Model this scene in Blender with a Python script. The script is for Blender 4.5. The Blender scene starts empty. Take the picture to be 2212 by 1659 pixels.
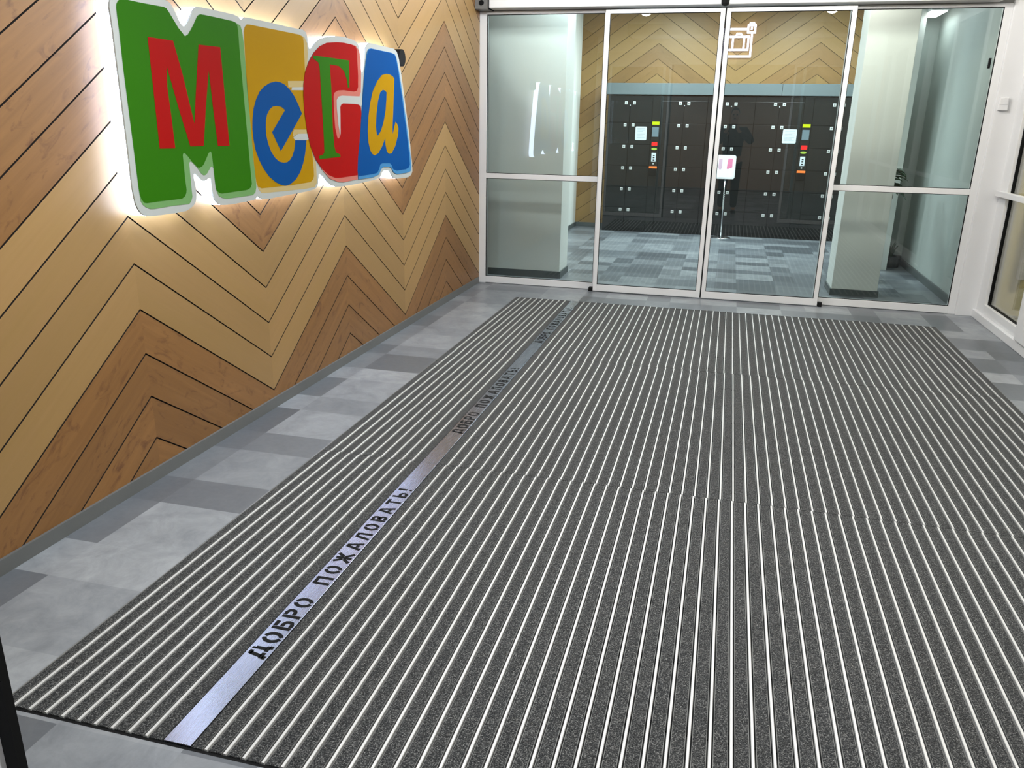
import bpy, math, random
from mathutils import Vector, Matrix
from mathutils.geometry import tessellate_polygon

scene = bpy.context.scene
COL = scene.collection
random.seed(11)

# ------------------------------------------------------------------ camera
cam_data = bpy.data.cameras.new('camera')
cam = bpy.data.objects.new('camera', cam_data)
COL.objects.link(cam)
cam_data.sensor_fit = 'HORIZONTAL'
cam_data.sensor_width = 36.0
cam_data.lens = 1726.2446 / 2212.0 * 36.0
cam_data.clip_start = 0.02
cam_data.clip_end = 100
_right = Vector((0.96693929, 0.25443316, 0.01709335))
_down = Vector((0.09491876, -0.29689089, -0.95018221))
_fwd = Vector((-0.23668301, 0.92039098, -0.31122595))
_m = Matrix((_right, -_down, -_fwd)).transposed().to_4x4()
_m.translation = Vector((2.27496, -7.45578, 1.5))
cam.matrix_world = _m
scene.camera = cam

# ------------------------------------------------------------------ view, world
vs = scene.view_settings
vs.view_transform = 'Standard'; vs.look = 'None'; vs.gamma = 1.0; vs.use_curve_mapping = False
vs.exposure = 0.0
world = bpy.data.worlds.new('world'); scene.world = world
world.use_nodes = True
world.node_tree.nodes['Background'].inputs[0].default_value = (0.75, 0.85, 1.0, 1)
world.node_tree.nodes['Background'].inputs[1].default_value = 0.05
scene.cycles.max_bounces = 10
scene.cycles.transparent_max_bounces = 24
scene.cycles.glossy_bounces = 5
scene.cycles.diffuse_bounces = 4
scene.cycles.sample_clamp_indirect = 4.0
scene.cycles.caustics_reflective = False
scene.cycles.caustics_refractive = False
scene.cycles.use_denoising = True

# ------------------------------------------------------------------ ceiling luminaires' light
def area(name, loc, sx, sy, power, color, rot=(0, 0, 0)):
    l = bpy.data.lights.new(name, 'AREA'); l.shape = 'RECTANGLE'; l.size = sx; l.size_y = sy
    l.energy = power; l.color = color
    o = bpy.data.objects.new(name, l); o.location = loc; o.rotation_euler = rot
    COL.objects.link(o); return o
WARM = (1.0, 0.95, 0.88); COOL = (0.80, 0.94, 1.0); NEUT = (0.93, 0.97, 1.0)
ZV, ZL, ZR = 2.85, 3.05, 3.20            # ceiling heights: vestibule, lobby, rear hall
FILL_DOMES = [(1.25, -1.15), (3.15, -1.15), (1.25, -2.20), (3.15, -2.20)]  # unseen globe lamps added to light the glass front from ahead
VEST_LIGHTS = [(1.3, -5.35), (3.2, -5.35)]
LOBBY_LIGHTS = [(1.5, 1.9, 20), (3.0, 3.5, 72), (1.4, 3.5, 78)]
REAR_LIGHTS = [(0.6, -9.0), (3.6, -9.0), (0.6, -11.4), (3.6, -11.4)]
def bulb(name, loc, r, power, color):
    l = bpy.data.lights.new(name, 'POINT'); l.shadow_soft_size = r; l.energy = power; l.color = color
    o = bpy.data.objects.new(name, l); o.location = loc; COL.objects.link(o)
for x, y in FILL_DOMES: bulb('dome_fill', (x, y, ZV - 0.16), 0.07, 68 if x < 2 else 54, NEUT if x < 2 else WARM)
for x, y in VEST_LIGHTS: area('vestibule_lamp', (x, y, ZV - 0.035), 1.12, 0.52, 58, NEUT if x < 2 else WARM)
for x, y, p in LOBBY_LIGHTS: area('lobby_lamp', (x, y, ZL - 0.035), 0.56, 0.56, p, COOL)
for x, y in REAR_LIGHTS: area('rear_lamp', (x, y, ZR - 0.035), 0.56, 0.56, 62, NEUT)
PILLAR_FILLS = [(0.95, 0.27), (3.15, 0.27)]  # unseen lamps added to brighten the fronts of the two pillars
for x, y in PILLAR_FILLS: area('pillar_fill', (x, y, ZL - 0.035), 0.30, 0.16, 17 if x < 2 else 12, COOL if x < 2 else WARM)
area('reflection_lamp', (4.15, 2.25, 2.60), 0.16, 0.5, 1.2, COOL)  # placed behind the pane to stand for a reflection in it
area('side_room_lamp', (5.5, -1.5, 2.70), 0.5, 0.5, 110, WARM)

# ------------------------------------------------------------------ node helpers
def S(c):                                  # 0-255 display colour to linear
    return tuple(((v / 255) / 12.92 if v / 255 <= 0.04045 else ((v / 255 + 0.055) / 1.055) ** 2.4) for v in c) + (1.0,)
class NT:
    def __init__(s, name):
        s.m = bpy.data.materials.new(name); s.m.use_nodes = True; s.t = s.m.node_tree; s.t.nodes.clear()
        s.out = s.n('ShaderNodeOutputMaterial')
    def n(s, ty, **kw):
        n = s.t.nodes.new(ty)
        for k, v in kw.items(): setattr(n, k, v)
        return n
    def l(s, a, b): s.t.links.new(a, b)
    def set(s, sock, v):
        if isinstance(v, bpy.types.NodeSocket): s.l(v, sock)
        else: sock.default_value = v
    def math(s, op, a, b=0.0, c=None):
        n = s.n('ShaderNodeMath', operation=op); s.set(n.inputs[0], a); s.set(n.inputs[1], b)
        if c is not None: s.set(n.inputs[2], c)
        return n.outputs[0]
    def mix(s, f, a, b, mode='MIX'):
        n = s.n('ShaderNodeMix', data_type='RGBA', blend_type=mode)
        s.set(n.inputs[0], f); s.set(n.inputs[6], a); s.set(n.inputs[7], b); return n.outputs[2]
    def noise(s, vec, scale, detail=2, rough=0.5, dist=0.0):
        n = s.n('ShaderNodeTexNoise'); s.l(vec, n.inputs['Vector'])
        n.inputs['Scale'].default_value = scale; n.inputs['Detail'].default_value = detail
        n.inputs['Roughness'].default_value = rough; n.inputs['Distortion'].default_value = dist
        return n.outputs[0]
    def ramp(s, f, stops):
        n = s.n('ShaderNodeValToRGB'); s.l(f, n.inputs[0]); r = n.color_ramp
        r.elements[0].position, r.elements[0].color = stops[0]
        r.elements[1].position, r.elements[1].color = stops[-1]
        for p, c in stops[1:-1]:
            e = r.elements.new(p); e.color = c
        return n.outputs[0]
    def pos(s): return s.n('ShaderNodeNewGeometry').outputs['Position']
    def mapv(s, vec, sc=(1, 1, 1), rot=(0, 0, 0)):
        n = s.n('ShaderNodeMapping'); s.l(vec, n.inputs[0]); n.inputs['Scale'].default_value = sc
        n.inputs['Rotation'].default_value = rot; return n.outputs[0]
    def bsdf(s, col, rough=0.5, metal=0.0, spec=0.5, bump=None, bs=0.2, bd=0.002, emit=None, es=0):
        b = s.n('ShaderNodeBsdfPrincipled')
        s.set(b.inputs['Base Color'], col); s.set(b.inputs['Roughness'], rough)
        s.set(b.inputs['Metallic'], metal); s.set(b.inputs['Specular IOR Level'], spec)
        if bump is not None:
            k = s.n('ShaderNodeBump'); k.inputs['Strength'].default_value = bs; k.inputs['Distance'].default_value = bd
            s.l(bump, k.inputs['Height']); s.l(k.outputs[0], b.inputs['Normal'])
        if emit: b.inputs['Emission Color'].default_value = emit; b.inputs['Emission Strength'].default_value = es
        s.l(b.outputs[0], s.out.inputs[0]); return s.m
def paint(name, col, rough=0.5, metal=0.0, spec=0.5, var=0.04, scale=6.0, bs=0.05):
    """plain material with faint procedural unevenness"""
    t = NT(name); p = t.pos(); f = t.noise(p, scale, 3)
    c = S(col); lo = tuple(v * (1 - var) for v in c[:3]) + (1,); hi = tuple(min(1, v * (1 + var)) for v in c[:3]) + (1,)
    return t.bsdf(t.mix(f, lo, hi), rough, metal, spec, bump=t.noise(p, 140, 2), bs=bs, bd=0.0005)
def glow(name, col, strength):
    t = NT(name); e = t.n('ShaderNodeEmission'); e.inputs[0].default_value = tuple(col) + (1,); e.inputs[1].default_value = strength
    t.l(e.outputs[0], t.out.inputs[0]); return t.m
def glass(name, tint, refl=1.0):
    t = NT(name); tr = t.n('ShaderNodeBsdfTransparent'); tr.inputs[0].default_value = tint + (1,)
    g = t.n('ShaderNodeBsdfGlossy'); g.inputs['Roughness'].default_value = 0.0
    fr = t.n('ShaderNodeFresnel'); fr.inputs[0].default_value = 1.52
    mx = t.n('ShaderNodeMixShader'); t.l(t.math('MULTIPLY', fr.outputs[0], refl), mx.inputs[0])
    t.l(tr.outputs[0], mx.inputs[1]); t.l(g.outputs[0], mx.inputs[2]); t.l(mx.outputs[0], t.out.inputs[0]); return t.m

# ------------------------------------------------------------------ materials
def wood_mat(name):
    t = NT(name)
    uv = t.n('ShaderNodeUVMap'); uv.uv_map = 'grain'
    at = t.n('ShaderNodeAttribute'); at.attribute_name = 'tone'
    sp = t.n('ShaderNodeSeparateColor'); t.l(at.outputs['Color'], sp.inputs[0])
    fine = t.noise(t.mapv(uv.outputs[0], (1.6, 34, 1)), 1.0, 5, 0.62, 0.6)
    mid = t.noise(t.mapv(uv.outputs[0], (0.9, 9, 1)), 1.0, 3, 0.55, 0.8)
    knot = t.noise(t.mapv(uv.outputs[0], (5.5, 13, 1)), 1.0, 4, 0.62, 1.8)
    knf = t.ramp(knot, [(0.56, (0, 0, 0, 1)), (0.72, (1, 1, 1, 1))])
    light = t.mix(mid, S((143, 115, 68)), S((152, 119, 80)))
    light = t.mix(t.math('MULTIPLY', fine, 0.5), light, S((124, 97, 54)))
    dark = t.mix(mid, S((124, 88, 48)), S((142, 103, 60)))
    dark = t.mix(t.math('MULTIPLY', fine, 0.95), dark, S((100, 68, 36)))
    dark = t.mix(t.math('MULTIPLY', knf, 0.75), dark, S((80, 48, 28)))
    c = t.mix(sp.outputs[0], light, dark)
    v = t.math('ADD', 0.90, t.math('MULTIPLY', sp.outputs[1], 0.2))
    hs = t.n('ShaderNodeHueSaturation'); t.l(c, hs.inputs['Color']); t.l(v, hs.inputs['Value'])
    return t.bsdf(hs.outputs[0], 0.42, 0, 0.35, bump=fine, bs=0.12, bd=0.0008)
def tile_mat(name):
    """vinyl floor tiles: wide and narrow rows and columns, each cell its own grey, cloudy like stone"""
    t = NT(name); p = t.pos(); sp = t.n('ShaderNodeSeparateXYZ'); t.l(p, sp.inputs[0])
    def axis(v, off, period, frac):
        a = t.math('DIVIDE', t.math('ADD', v, off), period)
        i = t.math('FLOOR', a); f = t.math('FRACT', a)
        return t.math('ADD', t.math('MULTIPLY', i, 2.0), t.math('GREATER_THAN', f, frac)), t.math('GREATER_THAN', f, frac), f
    ix, nx, fx = axis(sp.outputs[0], 100 * 0.575 - 0.73, 0.575, 0.64)      # wide 0.365 then narrow 0.21
    iy, ny, fy = axis(sp.outputs[1], 100 * 0.578 + 4.73, 0.578, 0.608)     # wide 0.35 then narrow 0.225
    cb = t.n('ShaderNodeCombineXYZ'); t.l(ix, cb.inputs[0]); t.l(iy, cb.inputs[1])
    wn = t.n('ShaderNodeTexWhiteNoise'); wn.noise_dimensions = '2D'; t.l(cb.outputs[0], wn.inputs['Vector'])
    r = wn.outputs['Value']
    tone = t.ramp(r, [(0.0, S((84, 86, 89))), (0.22, S((126, 129, 132))), (0.5, S((162, 164, 165))), (0.8, S((192, 193, 192))), (1.0, S((144, 146, 147)))])
    small = t.math('MULTIPLY', nx, t.math('SUBTRACT', 1.0, ny))
    tone = t.mix(t.math('MULTIPLY', small, 0.5), tone, S((88, 91, 94)))
    cl = t.noise(p, 6.5, 8, 0.72, 0.5); fn = t.noise(p, 38.0, 4, 0.6)
    c = t.mix(t.math('MULTIPLY', t.ramp(cl, [(0.34, (0, 0, 0, 1)), (0.66, (1, 1, 1, 1))]), 0.55), tone, S((92, 97, 104)))
    c = t.mix(t.math('MULTIPLY', fn, 0.16), c, S((196, 196, 194)))
    c = t.mix(1.0, c, (0.60, 0.63, 0.67, 1), 'MULTIPLY')
    return t.bsdf(c, 0.36, 0, 0.4, bump=fn, bs=0.06, bd=0.0006)
def carpet_mat(name):
    t = NT(name); p = t.pos()
    rot = t.mapv(p, (1, 1, 1), (0, 0, 0.6))
    vo = t.n('ShaderNodeTexVoronoi'); t.l(rot, vo.inputs['Vector']); vo.inputs['Scale'].default_value = 260
    loop = vo.outputs['Distance']
    n1 = t.noise(p, 300, 2, 0.7); n2 = t.noise(p, 34, 3, 0.6); n3 = t.noise(p, 3.2, 2)
    c = t.ramp(n1, [(0.34, S((10, 12, 14))), (0.5, S((46, 48, 49))), (0.66, S((140, 140, 138)))])
    c = t.mix(t.math('MULTIPLY', n2, 0.35), c, S((50, 56, 64)))
    c = t.mix(t.math('MULTIPLY', n3, 0.2), c, S((76, 74, 66)))
    c = t.mix(t.ramp(loop, [(0.25, (0, 0, 0, 1)), (0.75, (0.8, 0.8, 0.8, 1))]), c, S((16, 17, 19)))
    m = t.bsdf(c, 0.95, 0, 0.1, bump=loop, bs=0.9, bd=0.002)
    b = [n for n in t.t.nodes if n.type == 'BSDF_PRINCIPLED'][0]
    b.inputs['Sheen Weight'].default_value = 0.10; b.inputs['Sheen Roughness'].default_value = 0.5
    return m
def brushed(name, col, rough, axis_scale=(4, 400, 4), metal=1.0):
    t = NT(name); p = t.pos(); f = t.noise(t.mapv(p, axis_scale), 1.0, 3, 0.6)
    c = S(col); lo = tuple(v * 0.86 for v in c[:3]) + (1,)
    return t.bsdf(t.mix(f, lo, c), t.math('ADD', rough - 0.06, t.math('MULTIPLY', f, 0.12)), metal, 0.5)
M = {}
M['wood'] = wood_mat('chevron_oak_panels')
M['groove'] = paint('groove_backing', (22, 18, 16), 0.9, bs=0.0)
M['tile'] = tile_mat('grey_vinyl_tiles')
M['carpet'] = carpet_mat('mat_carpet_pile')
M['alu'] = paint('mat_aluminium', (190, 191, 190), 0.52, 0.2, 0.4, 0.05, 20)
M['alu_dull'] = paint('mat_channel_metal', (118, 119, 118), 0.5, 0.3, 0.3, 0.08, 30)
M['alu_dark'] = paint('mat_channel_floor', (40, 41, 42), 0.6, 0.1, 0.2, 0.2, 30)
M['black'] = paint('black_rubber', (12, 13, 14), 0.75, 0, 0.15)
M['steel_plate'] = brushed('brushed_steel_plate', (170, 174, 188), 0.27, (400, 5, 5))
M['chrome'] = brushed('chrome', (225, 226, 228), 0.12)
M['frame'] = paint('white_powder_coat', (222, 223, 224), 0.32, 0, 0.5, 0.02)
M['white'] = paint('white_wall_paint', (238, 240, 235), 0.6, 0, 0.3, 0.03, 3)
M['white_dim'] = paint('dimmed_white_wall', (174, 182, 178), 0.6, 0, 0.3, 0.03, 3)  # white wall's paint, darkened in colour to stand in for dimmer light
M['ceil'] = paint('ceiling_paint', (232, 230, 226), 0.8, 0, 0.2, 0.02, 3)
M['skirt'] = paint('grey_skirting', (92, 94, 94), 0.45, 0, 0.3, 0.08, 9)
M['skirt_dark'] = paint('dark_skirting', (84, 90, 90), 0.4, 0, 0.4, 0.08, 9)
M['glass'] = glass('door_glass', (0.950, 0.985, 0.970), 0.9)
M['glass_clear'] = glass('side_glass', (0.97, 0.98, 0.955), 0.8)
M['light'] = glow('luminaire_diffuser', (1.0, 0.98, 0.95), 5.0)
M['led'] = glow('white_led_side', (0.64, 0.75, 1.0), 16.0)
M['neon'] = glow('white_led_outline', (0.82, 0.80, 1.0), 3.2)
M['locker'] = paint('black_locker_laminate', (26, 27, 27), 0.25, 0, 0.3, 0.12, 2.5, 0.03)
M['fascia'] = paint('grey_green_fascia', (92, 102, 104), 0.5, 0, 0.4, 0.03)
M['lock'] = paint('silver_lock_plate', (196, 198, 196), 0.4, 0.2, 0.5)
M['beige'] = paint('beige_outer_wall', (214, 202, 150), 0.7, 0, 0.3, 0.06, 2)
M['hall_wall'] = paint('brown_hall_wall', (206, 172, 144), 0.6, 0, 0.3, 0.1, 2)

# ------------------------------------------------------------------ mesh builder
class MB:
    def __init__(s): s.v = []; s.f = []; s.m = []; s.uv = {}; s.tone = {}
    def face(s, pts, mi=0):
        b = len(s.v); s.v += [tuple(p) for p in pts]; s.f.append(tuple(range(b, b + len(pts)))); s.m.append(mi); return len(s.f) - 1
    def box(s, x0, x1, y0, y1, z0, z1, mi=0):
        b = len(s.v)
        s.v += [(x0, y0, z0), (x1, y0, z0), (x1, y1, z0), (x0, y1, z0), (x0, y0, z1), (x1, y0, z1), (x1, y1, z1), (x0, y1, z1)]
        for q in ((0, 3, 2, 1), (4, 5, 6, 7), (0, 1, 5, 4), (1, 2, 6, 5), (2, 3, 7, 6), (3, 0, 4, 7)):
            s.f.append(tuple(b + i for i in q)); s.m.append(mi)
        return s
    def cbox(s, x0, x1, y0, y1, z0, z1, c=0.004, mi=0):
        """box with all twelve edges chamfered"""
        import bmesh
        bm = bmesh.new(); bmesh.ops.create_cube(bm, size=1.0)
        for v in bm.verts:
            v.co = Vector(((x0 + x1) / 2 + v.co.x * (x1 - x0), (y0 + y1) / 2 + v.co.y * (y1 - y0), (z0 + z1) / 2 + v.co.z * (z1 - z0)))
        c = min(c, 0.45 * min(x1 - x0, y1 - y0, z1 - z0))
        bmesh.ops.bevel(bm, geom=bm.edges[:], offset=c, segments=2, affect='EDGES', profile=0.5)
        s.from_bm(bm, mi); return s
    def from_bm(s, bm, mi=0):
        b = len(s.v); bm.verts.ensure_lookup_table(); bm.verts.index_update()
        s.v += [tuple(v.co) for v in bm.verts]
        for f in bm.faces: s.f.append(tuple(b + v.index for v in f.verts)); s.m.append(mi)
        bm.free()
    def tube(s, a, b_, r0, r1=None, n=16, mi=0, caps=True):
        r1 = r0 if r1 is None else r1; a = Vector(a); b_ = Vector(b_); d = (b_ - a).normalized()
        u = d.orthogonal().normalized(); w = d.cross(u); base = len(s.v)
        for p, r in ((a, r0), (b_, r1)):
            for i in range(n):
                t = 2 * math.pi * i / n; s.v.append(tuple(p + (u * math.cos(t) + w * math.sin(t)) * r))
        for i in range(n):
            j = (i + 1) % n; s.f.append((base + i, base + j, base + n + j, base + n + i)); s.m.append(mi)
        if caps:
            s.f.append(tuple(base + i for i in reversed(range(n)))); s.m.append(mi)
            s.f.append(tuple(base + n + i for i in range(n))); s.m.append(mi)
        return s
    def lathe(s, c, prof, n=28, mi=0):
        base = len(s.v)
        for r, z in prof:
            for i in range(n):
                t = 2 * math.pi * i / n; s.v.append((c[0] + r * math.cos(t), c[1] + r * math.sin(t), c[2] + z))
        for k in range(len(prof) - 1):
            for i in range(n):
                j = (i + 1) % n; a = base + k * n; s.f.append((a + i, a + j, a + n + j, a + n + i)); s.m.append(mi)
        s.f.append(tuple(base + i for i in reversed(range(n)))); s.m.append(mi)
        s.f.append(tuple(base + (len(prof) - 1) * n + i for i in range(n))); s.m.append(mi)
        return s
    def prism(s, loops, place, d0, d1, mi=0, mi_side=None, back=True):
        """solid from a flat outline (loops[0]) with holes; place(u, v, depth) -> xyz"""
        mi_side = mi if mi_side is None else mi_side
        flat = [p for L in loops for p in L]
        tris = tessellate_polygon([[Vector((p[0], p[1], 0)) for p in L] for L in loops])
        b = len(s.v); n = len(flat)
        s.v += [tuple(place(p[0], p[1], d1)) for p in flat] + [tuple(place(p[0], p[1], d0)) for p in flat]
        for t in tris:
            s.f.append((b + t[0], b + t[1], b + t[2])); s.m.append(mi)
            if back: s.f.append((b + n + t[2], b + n + t[1], b + n + t[0])); s.m.append(mi)
        k = b
        for L in loops:
            for i in range(len(L)):
                j = (i + 1) % len(L); s.f.append((k + i, k + j, k + j + n, k + i + n)); s.m.append(mi_side)
            k += len(L)
        return s
    def build(s, name, mats, parent=None, smooth=False, loc=None):
        me = bpy.data.meshes.new(name)
        off = Vector(loc) if loc is not None else Vector((0, 0, 0))
        me.from_pydata([tuple(Vector(v) - off) for v in s.v], [], s.f)
        mats = mats if isinstance(mats, (list, tuple)) else [mats]
        for m in mats: me.materials.append(M[m] if isinstance(m, str) else m)
        me.polygons.foreach_set('material_index', s.m)
        me.polygons.foreach_set('use_smooth', [bool(smooth)] * len(s.f))
        if s.uv:
            me.uv_layers.new(name='grain'); me.color_attributes.new('tone', 'FLOAT_COLOR', 'CORNER')
            uvs, tns = [], []
            for fi, f in enumerate(s.f):
                for k in range(len(f)):
                    uvs += list(s.uv[fi][k]) if fi in s.uv else [0.0, 0.0]
                    tns += list(s.tone[fi]) if fi in s.tone else [0.0, 0.0, 0.0, 1.0]
            me.uv_layers['grain'].data.foreach_set('uv', uvs)
            me.color_attributes['tone'].data.foreach_set('color', tns)
        me.update()
        o = bpy.data.objects.new(name, me); COL.objects.link(o)
        if loc is not None: o.location = off
        if parent is not None:
            o.parent = parent
            pw = Vector((0, 0, 0)); q = parent
            while q is not None: pw += q.location; q = q.parent
            if loc is None: o.location = -pw            # vertices are in world coordinates
            else: o.location = off - pw
        return o
def tag(o, label=None, cat=None, group=None, kind=None):
    if label: o['label'] = label
    if cat: o['category'] = cat
    if group: o['group'] = group
    if kind: o['kind'] = kind
    return o
def empty(name, loc, label, cat, group=None, kind=None):
    o = bpy.data.objects.new(name, None); o.location = loc; o.empty_display_size = 0.1; COL.objects.link(o)
    return tag(o, label, cat, group, kind)
def one(name, mb, mats, label, cat, group=None, kind=None, smooth=False):
    return tag(mb.build(name, mats, smooth=smooth), label, cat, group, kind)
def structure(name, mb, mats, label, cat):
    return one(name, mb, mats, label, cat, kind='structure')

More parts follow.
